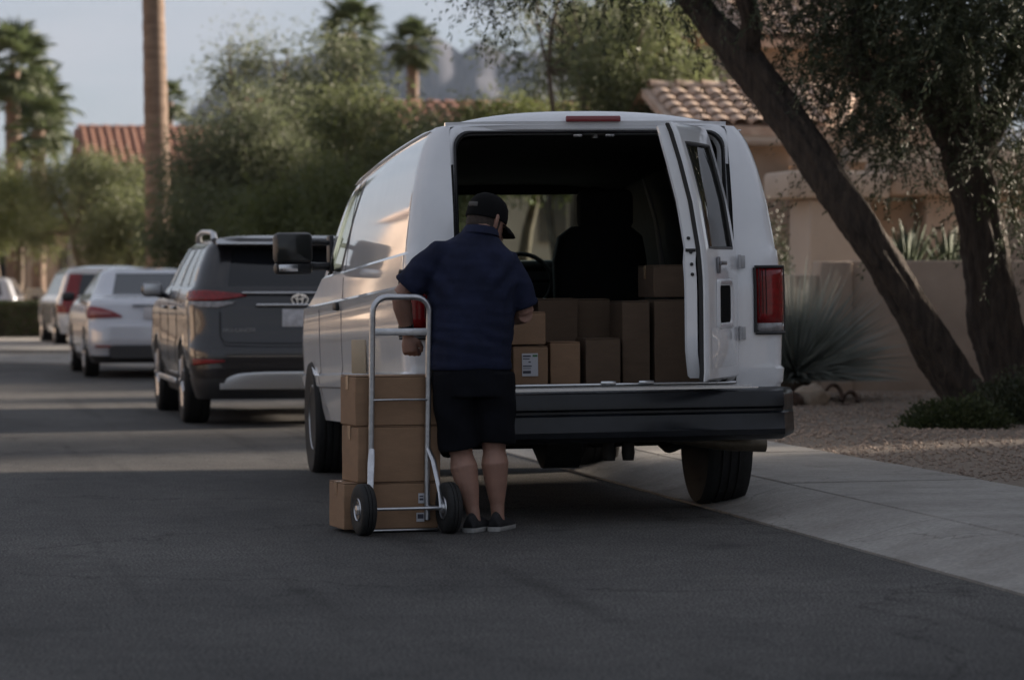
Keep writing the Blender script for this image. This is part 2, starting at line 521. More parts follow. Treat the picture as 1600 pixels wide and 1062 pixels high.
# ------------------------------------------------------------------ tiled roofs
def tile_mesh(w, l, th=.018):
    """barrel tile: a tapered half pipe, top end narrower, lying on its slope along +Y (uphill)"""
    mb = MB(); n = 6; vs = []
    for y, r, lift in ((0, w * .5, .022), (l, w * .43, 0)):
        for rr in (r, r - th):
            for k in range(n + 1):
                a = math.pi * k / n
                vs.append((rr * math.cos(a), y, rr * .62 * math.sin(a) + lift))
    m = n + 1; fs = []
    for k in range(n):
        fs.append((k, k + 1, 2 * m + k + 1, 2 * m + k))
        fs.append((m + k, 3 * m + k, 3 * m + k + 1, m + k + 1))
        fs.append((k, m + k, m + k + 1, k + 1))
    return mb.add(vs, fs).mesh('roof_tile', fix=True)

def tiled_roof(house, x0, x1, eave, run, slope, m_tile, w=.25, expo=.34, right_step=0.0, back=True, limit=300, ridge_tiles=True):
    """roof plane facing -Y over the house-local span x0..x1; eave = (y, z)"""
    ang = math.atan(slope); L = run / math.cos(ang)
    y0, z0 = eave
    mb = MB()
    a, bq = (x0 - .1, y0 + .02, z0), (x1 + .1, y0 + .02, z0)
    c, d = (x1 + .1 + right_step * run / expo, y0 + run, z0 + run * slope), (x0 - .1, y0 + run, z0 + run * slope)
    pts = [a, bq, c, d]
    low = [(p[0], p[1], p[2] - .12) for p in pts]
    mb.add(pts + low, [(0, 1, 2, 3), (7, 6, 5, 4), (0, 4, 5, 1), (1, 5, 6, 2), (2, 6, 7, 3), (3, 7, 4, 0)])
    if back:
        e = (x1 + .1, y0 + 2 * run, z0); f = (x0 - .1, y0 + 2 * run, z0)
        mb.add([(c[0], c[1] + .01, c[2]), e, f, (d[0], d[1] + .01, d[2])], [(0, 1, 2, 3)])
    roof = mb.build('roof', m_tile, house, smooth=30)
    me = tile_mesh(w * 1.04, expo * 1.28); me.materials.append(m_tile); me.shade_smooth(); me.set_sharp_from_angle(angle=R(50))
    rows = int(L / expo); cols = int((x1 - x0) / w)
    k = 0
    for r in range(rows):
        extra = int(right_step * r / w)
        for cc in range(cols + extra):
            k += 1
            if k > limit: break
            o = bpy.data.objects.new('roof_tile', me); col.objects.link(o); o.parent = roof
            s = r * expo + random.uniform(-.012, .012)
            o.location = (x0 + (cc + .5) * w + random.uniform(-.008, .008), y0 + s * math.cos(ang), z0 + s * math.sin(ang) + .012)
            o.rotation_euler = (ang - .04, random.uniform(-.03, .03), random.uniform(-.02, .02))
    if ridge_tiles:
        for cc in range(int((x1 - x0 + right_step * rows) / .38)):
            o = bpy.data.objects.new('ridge_tile', me); col.objects.link(o); o.parent = roof
            o.location = (x0 + cc * .38, y0 + run, z0 + run * slope + .01)
            o.rotation_euler = (0, .0, R(-90))
            o.scale = (1.15, 1, 1.2)
    return roof

def house_wall(house, x0, x1, y0, y1, z1, m, name='wall'):
    return MB().box(((x0 + x1) / 2, (y0 + y1) / 2, z1 / 2), (x1 - x0, y1 - y0, z1)).build(name, m, house)

def window_part(house, x, y, z, w, h, nx=2):
    f = MB()
    t = .06
    f.box((x, y, z + h / 2), (w + t, .08, t)).box((x, y, z - h / 2), (w + t, .08, t))
    f.box((x - w / 2, y, z), (t, .078, h - t)).box((x + w / 2, y, z), (t, .078, h - t))
    o = f.build('window', M_trim, house)
    for i in range(nx):
        pw = w / nx
        MB().box((x - w / 2 + pw * (i + .5), y + .02, z), (pw - .06, .02, h - .05)).build('pane', M_window, o)
    return o

# the tan house on the right, behind the garden wall
hx, hy = 9.3, 41.5
house_r = empty('stucco_house', (hx, hy, .12))
tag(house_r, 'tan stucco house with pale barrel tile roof behind the leaning trunk', 'house')
house_wall(house_r, 1.7, 2.95, .55, 6.5, 3.1, M_stucco)
house_wall(house_r, 2.98, 9.5, -2.2, 6.5, 2.75, M_stucco, 'wing_wall')
MB().box((2.5, .30, 3.10), (1.9, .5, .16)).build('soffit', M_stucco, house_r)
MB().box((2.5, .06, 3.16), (1.9, .05, .20)).build('fascia', M_stucco2, house_r)
MB().box((6.3, -2.25, 2.80), (6.8, .4, .20)).build('parapet_cap', M_stucco2, house_r)
window_part(house_r, 4.9, -2.22, 1.75, 1.5, 1.0)
tiled_roof(house_r, 1.25, 3.5, (0, 3.27), 1.8, .34, M_tile, right_step=.13)
house_wall(house_r, 3.5, 7.0, 4.0, 9.0, 4.9, M_stucco, 'upper_wall')
tiled_roof(house_r, 3.25, 5.6, (3.55, 4.75), 3.4, .36, M_tile, right_step=0.05)

# entry piers and their cap in front of the house
pier = empty('entry_gateway', P(1290, 440, 37.0)); pier.location.z = .12
tag(pier, 'stepped stucco entry gateway with heavy cap above the garden wall', 'gateway')
MB().box((.05, 0, 1.05), (.75, .85, 2.1)).build('pier', M_stucco2, pier, bevel=.02)
MB().box((.78, .30, 1.05), (.68, .40, 2.1)).build('recess_wall', M_stucco, pier)
MB().box((1.95, .1, 1.15), (1.6, .7, 2.3)).build('pier', M_stucco, pier, bevel=.02)
MB().box((.0, -.02, 2.27), (1.25, 1.05, .32), ch=.05).build('cap', M_stucco2, pier)
MB().box((1.62, .06, 2.36), (1.95, 1.0, .42), ch=.05).build('cap', M_stucco, pier)
MB().box((3.2, .3, .95), (.9, .5, 1.9)).build('side_wall', M_stucco2, pier)

# garden wall with two heights and a pilaster
wy = 30.9
gw = empty('garden_wall', (8.6, wy, .1)); tag(gw, 'low tan stucco garden wall stepping up behind the twin trunks', 'wall')
MB().box((-.9, 0, .60), (3.2, .22, 1.26), ch=.02).build('low_section', M_stucco, gw)
MB().box((.86, -.02, .66), (.34, .32, 1.42), ch=.02).build('pilaster', M_stucco, gw)
MB().box((4.2, 0, .66), (6.35, .22, 1.44), ch=.02).build('high_section', M_stucco, gw)
MB().box((3.35, .35, .86), (1.6, .3, 1.9), ch=.02).build('raised_section', M_stucco, gw)

# house with red tiles on the left, far back
q = P(205, 442, 92); hl = empty('red_roof_house', (q.x, q.y, .1))
tag(hl, 'two storey house with red tile roof behind the tall palm trunk', 'house')
house_wall(hl, -1.5, 4.6, .5, 6, 4.6, M_stucco2)
tiled_roof(hl, -1.35, 4.4, (0, 4.6), 3.4, .36, M_tile_red, w=.25, expo=.36)
window_part(hl, .4, .46, 3.3, 1.1, 1.0); window_part(hl, 3.0, .46, 3.3, 1.1, 1.0)
# long house behind the middle trees
q = P(735, 442, 66); hm = empty('long_tiled_house', (q.x, q.y, .1))
tag(hm, 'long low house with red tile roof half hidden behind the middle trees', 'house')
house_wall(hm, -4.4, 4.4, .5, 6, 4.1, M_stucco2)
tiled_roof(hm, -4.6, 4.6, (0, 4.1), 2.9, .32, M_tile_red, w=.27, expo=.36)
for wx in (-3, -.5, 2.2): window_part(hm, wx, .46, 2.6, 1.2, 1.1)
# tan house behind the left trees
q = P(40, 442, 100); hf = empty('pale_house', (q.x, q.y, .1))
tag(hf, 'pale stucco house glimpsed between trunks behind the clipped hedge', 'house')
house_wall(hf, -3, 4.0, .3, 6, 3.0, M_stucco2)
MB().box((.5, .2, 3.08), (7.6, .9, .2)).build('fascia', M_trim, hf)
window_part(hf, -1.2, .26, 1.6, 1.2, 1.2); window_part(hf, 1.7, .26, 1.6, 1.2, 1.2)

# houses over the street on the left: out of the picture, mirrored in the van's flank
def mirrored_house(x, y, w, d, h, label, m):
    o = empty('street_house', (x, y, .05)); tag(o, label, 'house', 'houses across the street')
    house_wall(o, -d, 0, -w / 2, w / 2, h, m)
    mb = MB()
    rp = [(.5, h), (-d / 2, h + 1.5), (-d - .5, h), (-d - .5, h - .15), (.5, h - .15)]
    mb.prism(rp, -w / 2 - .5, w / 2 + .5, 'XZ').build('roof', M_tile, o)
    MB().box((.02, -w * .2, 1.15), (.08, 4.8, 2.3)).build('garage_door', M_stucco2, o)
    for yy in (w * .15, w * .36):
        f = MB().box((.02, yy, 1.5), (.07, 1.4, 1.2)).build('window', M_trim, o)
        MB().box((.05, yy, 1.5), (.04, 1.26, 1.06)).build('pane', M_window, f)
    return o
mirrored_house(-13, 24, 14, 10, 3.0, 'tan house across the street, nearest one mirrored in the van side', M_stucco2)
mirrored_house(-13, 41, 13, 10, 3.4, 'tan house across the street, second one mirrored in the van side', M_stucco)
mirrored_house(-3.6, 66, 15, 10, 5.2, 'taller tan house past the bend mirrored in the van side', M_stucco2)
mirrored_house(-3.4, 84, 14, 10, 5.6, 'farthest tan house past the bend mirrored in the van side', M_stucco)
# unseen house added on the right, out of view, to shade the near street
nb = empty('unseen_shade_house', (13.2, 14.5, .12)); tag(nb, 'unseen tan house added right of the view to shade the street', 'house')
house_wall(nb, 0, 12, -11, 7.3, 4.9, M_stucco)
MB().prism([(-.6, 4.8), (6, 7.2), (12.6, 4.8), (12.6, 4.65), (-.6, 4.65)], -11.6, 7.9, 'XZ').build('roof', M_tile, nb)

# unseen tall wall added off to the right to keep the low sun off the gravel
yw = empty('unseen_shade_wall', (13.4, 26.6, .1)); tag(yw, 'unseen tall tan wall added right of the view to shade the gravel', 'wall')
MB().box((0, 0, 1.15), (.22, 9.0, 2.3), ch=.02).build('wall', M_stucco, yw)
MB().box((0, 0, 2.33), (.34, 9.06, .08), ch=.02).build('coping', M_stucco2, yw)
# ------------------------------------------------------------------ vehicle shells
class Shell:
    """A vehicle skin built from horizontal plan outlines stacked in z.
    levels: list of (z, half width, rear y, front y, rear corner radius, front corner radius)
    rear / side / front: column lists (rear: fraction or absolute x; side: 0..1 from the rear corner to the front one)"""
    def __init__(s, levels, rear, side, front, arches=(), shape=None, rarc=5, farc=5):
        s.cols = []
        for r in rear: s.cols.append(('r', r))
        for k in range(1, rarc): s.cols.append(('ra', k / rarc))
        for t in side: s.cols.append(('s', t))
        for k in range(1, farc): s.cols.append(('fa', k / farc))
        for f in front: s.cols.append(('f', f))
        s.levels = levels; s.arches = arches; s.shape = shape
        s.n = len(s.cols)
    def point(s, i, j, sx):
        z, w, yr, yf, rr, rf = s.levels[i]
        kind, t = s.cols[j]
        if kind == 'r':
            x = min(t, w - rr) if isinstance(t, float) and t >= 0 and not isinstance(t, bool) and s.absx else t * (w - rr); y = yr
        elif kind == 'ra':
            a = t * math.pi / 2; x = w - rr + rr * math.sin(a); y = yr + rr - rr * math.cos(a)
        elif kind == 's':
            x = w; y = lerp(yr + rr, yf - rf, t)
        elif kind == 'fa':
            a = t * math.pi / 2; x = w - rf + rf * math.cos(a); y = yf - rf + rf * math.sin(a)
        else:
            x = t * (w - rf); y = yf
        zz = z
        if kind in ('s', 'fa', 'ra'):
            for (ay, az, ar) in s.arches:
                dy = y - ay
                if abs(dy) < ar: zz = max(zz, min(az + math.sqrt(ar * ar - dy * dy), az + ar))
        v = Vector((x * sx, y, zz))
        if s.shape: v = s.shape(v, z, kind, t)
        return v
    absx = False
    def collect(s, test, offset=0.0, sides=(-1, 1)):
        """MB of the faces for which test(i, j, side) is true; offset moves them along their normals"""
        mb = MB(); idx = {}
        def vid(i, j, sx):
            key = (i, j, sx)
            if key not in idx:
                idx[key] = len(mb.v); mb.v.append(tuple(s.point(i, j, sx)))
            return idx[key]
        for sx in sides:
            for i in range(len(s.levels) - 1):
                for j in range(s.n - 1):
                    if test(i, j, sx):
                        f = [vid(i, j, sx), vid(i, j + 1, sx), vid(i + 1, j + 1, sx), vid(i + 1, j, sx)]
                        if sx < 0: f.reverse()
                        mb.f.append(tuple(f))
        if offset and mb.v:
            me = bpy.data.meshes.new('t'); me.from_pydata(mb.v, [], mb.f); me.update()
            nr = [v.normal.copy() for v in me.vertices]
            mb.v = [tuple(Vector(v) + n * offset) for v, n in zip(mb.v, nr)]
            bpy.data.meshes.remove(me)
        return mb
    def part(s, name, test, m, parent, offset=0.0, sides=(-1, 1), smooth=40, solid=0.0):
        mb = s.collect(test, offset, sides)
        me = mb.mesh(name, fix=False)
        bm = bmesh.new(); bm.from_mesh(me)
        bmesh.ops.remove_doubles(bm, verts=bm.verts[:], dist=0.0008)
        bmesh.ops.dissolve_degenerate(bm, edges=bm.edges[:], dist=0.0005)
        bm.to_mesh(me); bm.free()
        o = link_mesh(name, me, parent, m, smooth)
        if solid:
            md = o.modifiers.new('solid', 'SOLIDIFY'); md.thickness = solid; md.offset = -1
        return o
    def zi(s, z):
        return min(range(len(s.levels)), key=lambda i: abs(s.levels[i][0] - z))
    def cj(s, kind, t):
        return min((j for j, c in enumerate(s.cols) if c[0] == kind), key=lambda j: abs(s.cols[j][1] - t))

def smooth_levels(keys, zs):
    """monotone interpolation of level rows at the heights zs"""
    kz = [k[0] for k in keys]
    return [(z, *[interp(z, kz, [k[c] for k in keys]) for c in range(1, 6)]) for z in zs]

def make_wheel(name, parent, c, r, w, rim_r, side, m_rim=M_rim, spokes=0, tread=True):
    """tyre with tread grooves, dished rim; axis along X, side = +1 when the outside faces +X"""
    t = MB(); hw = w / 2
    prof = [(rim_r, -hw * .8), (r * .86, -hw), (r * .95, -hw * .97), (r * .99, -hw * .80)]
    for k in range(4):
        a = lerp(-hw * .72, hw * .72, k / 4); bq = lerp(-hw * .72, hw * .72, (k + 1) / 4)
        prof += [(r, a), (r, bq - .014)]
        if k < 3: prof += [(r - .010, bq - .012), (r - .010, bq - .002)]
    prof += [(r * .99, hw * .80), (r * .95, hw * .97), (r * .86, hw), (rim_r, hw * .8)]
    t.lathe(prof, c, 'X', 40)
    ty = t.build(name, M_rubber, parent, smooth=40)
    h = MB(); s = side
    h.lathe([(rim_r * 1.0, s * hw * .78), (rim_r * .97, s * hw * .86), (rim_r * .90, s * hw * .55), (rim_r * .45, s * hw * .42), (rim_r * .30, s * hw * .62), (rim_r * .12, s * hw * .66), (.001, s * hw * .66)], c, 'X', 32)
    rim = h.build('rim', m_rim, ty, smooth=40)
    if spokes:
        sp = MB()
        for k in range(spokes):
            a = 2 * math.pi * k / spokes
            p0 = Vector((c[0] + s * hw * .72, c[1] + math.cos(a) * rim_r * .2, c[2] + math.sin(a) * rim_r * .2))
            p1 = Vector((c[0] + s * hw * .80, c[1] + math.cos(a) * rim_r * .93, c[2] + math.sin(a) * rim_r * .93))
            sp.tube([p0, p1], [.045, .03], 6)
        sp.build('spokes', m_rim, ty)
    else:
        lg = MB()
        for k in range(8):
            a = 2 * math.pi * k / 8
            lg.lathe([(.014, 0), (.014, s * .025), (.0, s * .028)], (c[0] + s * hw * .5, c[1] + math.cos(a) * rim_r * .5, c[2] + math.sin(a) * rim_r * .5), 'X', 8)
        lg.build('lug_nuts', M_chrome, ty)
    return ty

# ------------------------------------------------------------------ the white van
VAN_L = (3.655, 17.08, 0.006)
van = empty('delivery_van', VAN_L)
van.rotation_euler = (0, R(-.7), R(-1.6))
VSC = 1.012
van.scale = (VSC,) * 3
tag(van, 'white cargo van parked at the kerb with its back open', 'van')

RAKE = -0.030
def rake_z(y): return .028 + RAKE * (y + 1.1) * (1 if y > -1.1 else 0)
def roof_drop(y, z): return .075 * max(0, (y + .6) / 3.0) ** 2 * max(0, min(1, (z - 1.45) / .5))
def van_yr(z): return interp(z, [.4, .62, .75, 1.2, 1.35, 1.6, 1.8, 1.95, 2.03], [-1.06, -1.10, -1.11, -1.11, -1.10, -1.06, -1.01, -.965, -.93])
VK = [  # z, half width, rear y, front y, rear radius, front radius
    (.46, .965, -1.06, 4.05, .06, .25), (.60, .985, -1.10, 4.22, .08, .25), (.665, .995, -1.105, 4.26, .09, .25), (.675, 1.006, -1.105, 4.27, .09, .25),
    (.745, 1.012, -1.11, 4.28, .09, .25), (.760, .996, -1.11, 4.28, .09, .25), (1.0, 1.004, -1.11, 4.28, .09, .25), (1.15, 1.003, -1.11, 4.2, .09, .26),
    (1.19, 1.010, -1.11, 4.1, .09, .27), (1.205, .992, -1.108, 4.0, .09, .28), (1.27, .990, -1.105, 3.62, .09, .3), (1.36, .984, -1.095, 3.24, .09, .3),
    (1.375, .972, -1.093, 3.20, .09, .3), (1.44, .965, -1.083, 3.10, .09, .3), (1.6, .942, -1.06, 2.92, .09, .3), (1.7, .924, -1.035, 2.81, .09, .29), (1.8, .902, -1.01, 2.70, .09, .28),
    (1.87, .882, -.99, 2.63, .09, .27), (1.93, .860, -.97, 2.56, .085, .26), (1.97, .838, -.955, 2.51, .08, .25), (1.99, .824, -.948, 2.48, .078, .25), (2.02, .795, -.94, 2.44, .070, .25)]
vz = [.46, .53, .60, .64, .665, .675, .71, .745, .760, .80, .86, .93, 1.0, 1.08, 1.15, 1.19, 1.205, 1.24, 1.27, 1.31, 1.36, 1.375, 1.44, 1.52, 1.6, 1.7, 1.8, 1.87, 1.93, 1.97, 1.99, 2.02]
def v_shape(v, z, kind, t):
    v.z += rake_z(v.y) - roof_drop(v.y, z); return v
V_side = sorted(set([round(t, 4) for t in np.linspace(0, 1, 61)]))
VS = Shell(smooth_levels(VK, vz), [0.0, .25, .5, .735, .80], V_side, [1.0, .66, .33, 0.0], arches=[(0.0, .33, .375), (3.505, .36, .46)], shape=v_shape)
VS.absx = True
j_open = VS.cj('r', .735)
z_open0, z_open1 = VS.zi(.675), VS.zi(2.02)
jw0, jw1 = VS.cj('s', .76), VS.cj('s', .945)
jf0 = VS.cj('f', 1.0)
izw0, izw1 = VS.zi(1.375), VS.zi(1.93)
in_open = lambda i, j, s: j < j_open and i >= z_open0
in_dwin = lambda i, j, s: jw0 <= j < jw1 and izw0 <= i < izw1
in_wsc = lambda i, j, s: j >= jf0 - 2 and izw0 <= i < VS.zi(1.99)
body = VS.part('body', lambda i, j, s: not (in_open(i, j, s) or in_dwin(i, j, s) or in_wsc(i, j, s)), M_white, van, smooth=28)
VS.part('door_window', in_dwin, M_glass, van, offset=-.012, sides=(-1,))
VS.part('door_window', in_dwin, M_glass, van, offset=-.012, sides=(1,))
VS.part('windscreen', in_wsc, M_glass, van, offset=-.012)
# black window surrounds
VS.part('window_seal', lambda i, j, s: (in_dwin(i, j, s) and (j in (jw0, jw1 - 1) or i in (izw0, izw1 - 1))) and False or (jw0 - 1 == j and izw0 <= i < izw1), M_black, van, offset=.003, sides=(-1,))

# roof: crowned lid from gutter to gutter with a rolled rear edge
def van_roof():
    mb = MB(); rings = []
    prof = [(-.957, 2.026), (-.945, 2.055), (-.915, 2.082), (-.86, 2.102), (-.75, 2.115), (-.5, 2.122)]
    ys = prof + [(y, 2.124) for y in np.linspace(-.2, 1.7, 9)] + [(2.0, 2.112), (2.2, 2.09), (2.36, 2.055), (2.44, 2.02)]
    for y, zc in ys:
        ring = []
        for k in range(25):
            u = k / 12 - 1
            au = abs(u)
            x = .797 * u
            z = lerp(zc, 2.020, au ** 2.6)
            yy = y
            if y < -.6: yy = y + .10 * max(0, au - .45) ** 2 * 2.2
            if y > 2.1: yy = y - .12 * au ** 2
            v = Vector((x, yy, max(z, 2.020))); v.z += rake_z(v.y) - roof_drop(v.y, 2.0); ring.append(v)
        rings.append(ring)
    return mb.loft(rings, cap=False, closed=False)
roof_o = van_roof().build('roof', M_white, van, smooth=40, fix=True)
# rear header strip under the roof edge, with the door seam
hd = MB(); rings = []
for k in range(21):
    u = k / 10 - 1; x = u * .745
    y = -.957 + .10 * max(0, abs(u) - .45) ** 2 * 2.2
    rings.append([(x, y + .030, 2.046), (x, y - .002, 2.046), (x, y + .004, 2.005), (x, y + .034, 2.005)])
hd.loft([[Vector(p) + Vector((0, 0, rake_z(p[1]))) for p in r] for r in rings])
hd.build('rear_header', M_white, van, smooth=30)
# drip rails along both roof edges
for s in (-1, 1):
    pts = []
    for y in np.linspace(-.90, 2.42, 18):
        w = .818
        pts.append((s * (w + .004), y, 2.000 + rake_z(y) - roof_drop(y, 2.0)))
    MB().tube(pts, [.004] + [.010] * 16 + [.004], 6).build('drip_rail', M_white, van)
# side body seams: recessed dark lines of the driver door and panels
M_seam = mat('grey_seam', (.10, .10, .11), .6)
def seam(pts, r=.0022, name='panel_seam', m=M_seam):
    MB().tube(pts, r, 5).build(name, m, van)
def side_x(z): return interp(z, [k[0] for k in VK], [k[1] for k in VK])
for yy in (1.72, 2.95):
    seam([(-side_x(z) - .0005, yy + (0.0 if z < 1.4 else (z - 1.4) * -.05), z + rake_z(yy)) for z in np.linspace(.62 if yy > 1 else .95, 1.93 if yy != 2.95 else 1.2, 16)])
# side handle, marker lamp
MB().box((-1.015, 1.88, 1.10), (.03, .16, .05), ch=.01).build('door_handle', M_black, van)

# interior lining
IL = [(z, max(.3, w - .055), yr + .02, max(yf - .35, 2.2), rr, rf) for (z, w, yr, yf, rr, rf) in smooth_levels(VK, [.72, 1.0, 1.2, 1.4, 1.6, 1.8, 1.95, 1.985])]
IS = Shell(IL, [0.0, .5, .72], list(np.linspace(0, 1, 21)), [1.0, .5, 0.0], shape=v_shape); IS.absx = True
IS.part('cargo_lining', lambda i, j, s: j >= IS.cj('r', .72) and not (j >= IS.cj('f', 1.0) - 1 and IS.levels[i][0] >= 1.2), M_inner, van, smooth=40)
MB().loft([[Vector((.775 * u, y, 1.972 - .05 * abs(u) ** 5 + rake_z(y) - roof_drop(y, 2.0))) for u in np.linspace(-1, 1, 13)] for y in np.linspace(-.90, 2.42, 16)], cap=False, closed=False).build('headliner', M_inner, van, smooth=60)
MB().box((0, 1.05, .655), (1.84, 4.15, .05)).build('cargo_floor', M_inner, van)
MB().box((0, 2.30, 1.850), (1.50, .03, .15), ch=.01).build('sun_visor_header', M_inner, van)
MB().box((0, 3.1, 1.17), (1.75, .75, .30), ch=.06).build('dashboard', M_inner, van)
# cargo ribs on the right inner wall and hanging straps
for yy in (.0, .75, 1.45):
    MB().tube([(.93, yy, .75), (.93, yy, 1.25), (.89, yy + .02, 1.6), (.80, yy + .03, 1.93)], .03, 8).build('wall_rib', mat('grey_inner_steel', (.10, .10, .105), .5, var=.2), van)
for k in range(5):
    y0 = -.55 + k * .13
    MB().tube([(.80, y0, 1.9), (.82 - .02 * k % .03, y0 + .02, 1.6), (.84, y0 - .03, 1.35), (.85, y0 + .03, 1.12 + .05 * k)], .011, 6, flat=.4).build('strap', mat('grey_strap', (.06, .06, .065), .7), van)
pnl = MB().box((.895, -.58, 1.48), (.025, .52, .78), ch=.01, M=Matrix.Rotation(R(-8), 4, 'Y')).build('inner_wall_panel', mat('fibreboard_panel', (.17, .13, .10), .8, var=.2, scale=5), van)
MB().lathe([(.02, 0), (.02, .02), (.0, .025)], (.05, -.86, 1.985), 'Z', 10).build('dome_lamp', M_clearlamp, van)
for xx in (-.05, .12):
    MB().box((xx, -.90, 2.0), (.05, .03, .022), ch=.006).build('latch_striker', M_chrome, van)

# opening frame with rounded corners
def rrect(x0, x1, z0, z1, r, n=6):
    pts = []
    for cx, cz, a0 in ((x1 - r, z0 + r, -90), (x1 - r, z1 - r, 0), (x0 + r, z1 - r, 90), (x0 + r, z0 + r, 180)):
        for k in range(n + 1):
            a = R(a0 + 90 * k / n); pts.append((cx + r * math.cos(a), cz + r * math.sin(a)))
    return pts
def frame_ring(x0, x1, z0, z1, r, dy): return [Vector((x, van_yr(z) + dy, z)) + Vector((0, 0, rake_z(-1.0))) for x, z in rrect(x0, x1, z0, z1, r)]
fr = MB().loft([frame_ring(-.745, .745, .665, 2.024, .07, .012), frame_ring(-.735, .735, .668, 2.018, .075, -.001), frame_ring(-.715, .715, .673, 1.995, .085, .004), frame_ring(-.700, .700, .676, 1.983, .09, .03), frame_ring(-.695, .695, .678, 1.975, .09, .09)], cap=False)
fr.build('rear_opening_frame', M_white, van, smooth=50)
sl = MB().loft([frame_ring(-.716, .716, .674, 1.997, .085, -.004), frame_ring(-.706, .706, .676, 1.989, .088, -.008), frame_ring(-.698, .698, .678, 1.98, .09, .008)], cap=False)
sl.build('weather_strip', M_black, van, smooth=50)

# sill trim and step bumper
MB().box((.05, -1.085, .706), (1.36, .10, .014), ch=.004).build('sill_plate', M_chrome, van)
for xx in (.05, .25):
    MB().box((xx, -1.13, .714), (.08, .035, .02), ch=.004).build('door_striker', M_chrome, van)
MB().box((0, -1.075, .62), (1.9, .05, .12)).build('rear_valance', M_white, van)
M_bump = mat('worn_black_bumper', (0.006, 0.0072, 0.010), 0.30, var=.5, scale=7, bump=.08, bscale=14, spec=.4)
bprof = [(-1.07, .682), (-1.205, .676), (-1.238, .662), (-1.250, .640), (-1.252, .585), (-1.236, .572), (-1.236, .560), (-1.255, .548), (-1.262, .480), (-1.272, .468), (-1.268, .440), (-1.235, .418), (-1.19, .41), (-1.07, .42)]
rings = []
for k in range(25):
    u = k / 12 - 1; au = abs(u)
    x = u * 1.045
    pull = .17 * max(0, (au - .86) / .14) ** 2.2
    rings.append([(x, y + pull * (1 if y < -1.1 else .2), lerp(z, .57, .10 * max(0, (au - .9) / .1) ** 2)) for y, z in bprof])
bmp = MB().loft(rings).build('rear_bumper', M_bump, van, smooth=35)
MB().box((0, -1.13, .6865), (1.62, .018, .008)).build('step_edge', M_chrome, bmp)
MB().box((0, -1.19, .6815), (1.66, .014, .008)).build('step_edge', M_chrome, bmp)
MB().box((0, -1.16, .6815), (1.5, .034, .006)).build('step_pad', M_black, bmp)

# lamps
def tail_lamp(s):
    rows = []
    for z in np.linspace(.935, 1.27, 8):
        y = -1.112; w = 1.004 - .03 * max(0, z - 1.15); r = .09
        row = [(s * (w - .165), y - .006, z)]
        for k in range(6):
            a = k / 5 * math.pi / 2 * .95
            row.append((s * (w - r + (r + .008) * math.sin(a)), y + r - (r + .008) * math.cos(a), z))
        rows.append([Vector(p) + Vector((0, 0, rake_z(-1.1))) for p in row])
    red = MB().loft(rows[1:], cap=False, closed=False).build('tail_lamp', M_red, van, smooth=50)
    md = red.modifiers.new('s', 'SOLIDIFY'); md.thickness = .015
    wlamp = MB().loft(rows[:2], cap=False, closed=False).build('reverse_lens', M_clearlamp, red, smooth=50)
    md = wlamp.modifiers.new('s', 'SOLIDIFY'); md.thickness = .013
    b = MB()
    for ra, rb, zz in ((rows[0], rows[0], -.012), (rows[-1], rows[-1], .012)):
        b.tube([p + Vector((0, 0, zz * .4)) for p in ra], .009, 6)
    b.tube([r[0] for r in rows], .009, 6); b.tube([r[-1] for r in rows], .009, 6)
    for k in range(1, 4): b.tube([lerp(r[0], r[1], k / 4) + Vector((0, -.009, 0)) for r in rows[2:]], .0022, 4)
    b.build('lamp_bezel', M_black, red)
tail_lamp(-1); tail_lamp(1)
MB().box((.02, -.972, 2.080), (.29, .022, .032), ch=.008).build('high_brake_lamp', mat('faded_red_lens', (.22, .03, .035), .3, coat=.5), van)

# fuel door standing ajar on the left flank
MB().box((-1.000, .62, .83), (.012, .17, .18), ch=.004).build('fuel_recess', M_black, van)
MB().box((-1.045, .50, .83), (.012, .11, .19), rz=R(38), ch=.004).build('fuel_door', mat('beige_fuel_door', (.42, .34, .24), .5), van)

# towing mirrors
for s in (-1, 1):
    m = MB()
    m.box((s * 1.20, 2.62, 1.46), (.24, .13, .20), ch=.035, rz=R(-4 * s))
    mm = m.build('wing_mirror', M_black, van, smooth=40)
    MB().box((s * 1.20, 2.62, 1.335), (.235, .12, .075), ch=.025, rz=R(-4 * s)).build('spotter_housing', M_black, mm)
    MB().box((s * 1.20, 2.549, 1.465), (.205, .008, .165), ch=.003, rz=R(-4 * s)).build('mirror_glass', mat('mirror_dark', (.03, .032, .03), .08, .2), mm)
    MB().box((s * 1.235, 2.554, 1.337), (.12, .008, .045), ch=.003, rz=R(-4 * s)).build('spotter_glass', M_chrome, mm)
    MB().tube([(s * .95, 2.66, 1.49), (s * 1.05, 2.65, 1.50), (s * 1.12, 2.64, 1.49)], .016, 8).build('mirror_arm', M_black, mm)
    MB().tube([(s * .95, 2.66, 1.345), (s * 1.05, 2.65, 1.345), (s * 1.12, 2.64, 1.355)], .026, 8).build('mirror_arm', M_black, mm)
    MB().box((s * .955, 2.70, 1.42), (.03, .16, .24), ch=.012).build('mirror_mount', M_black, mm)

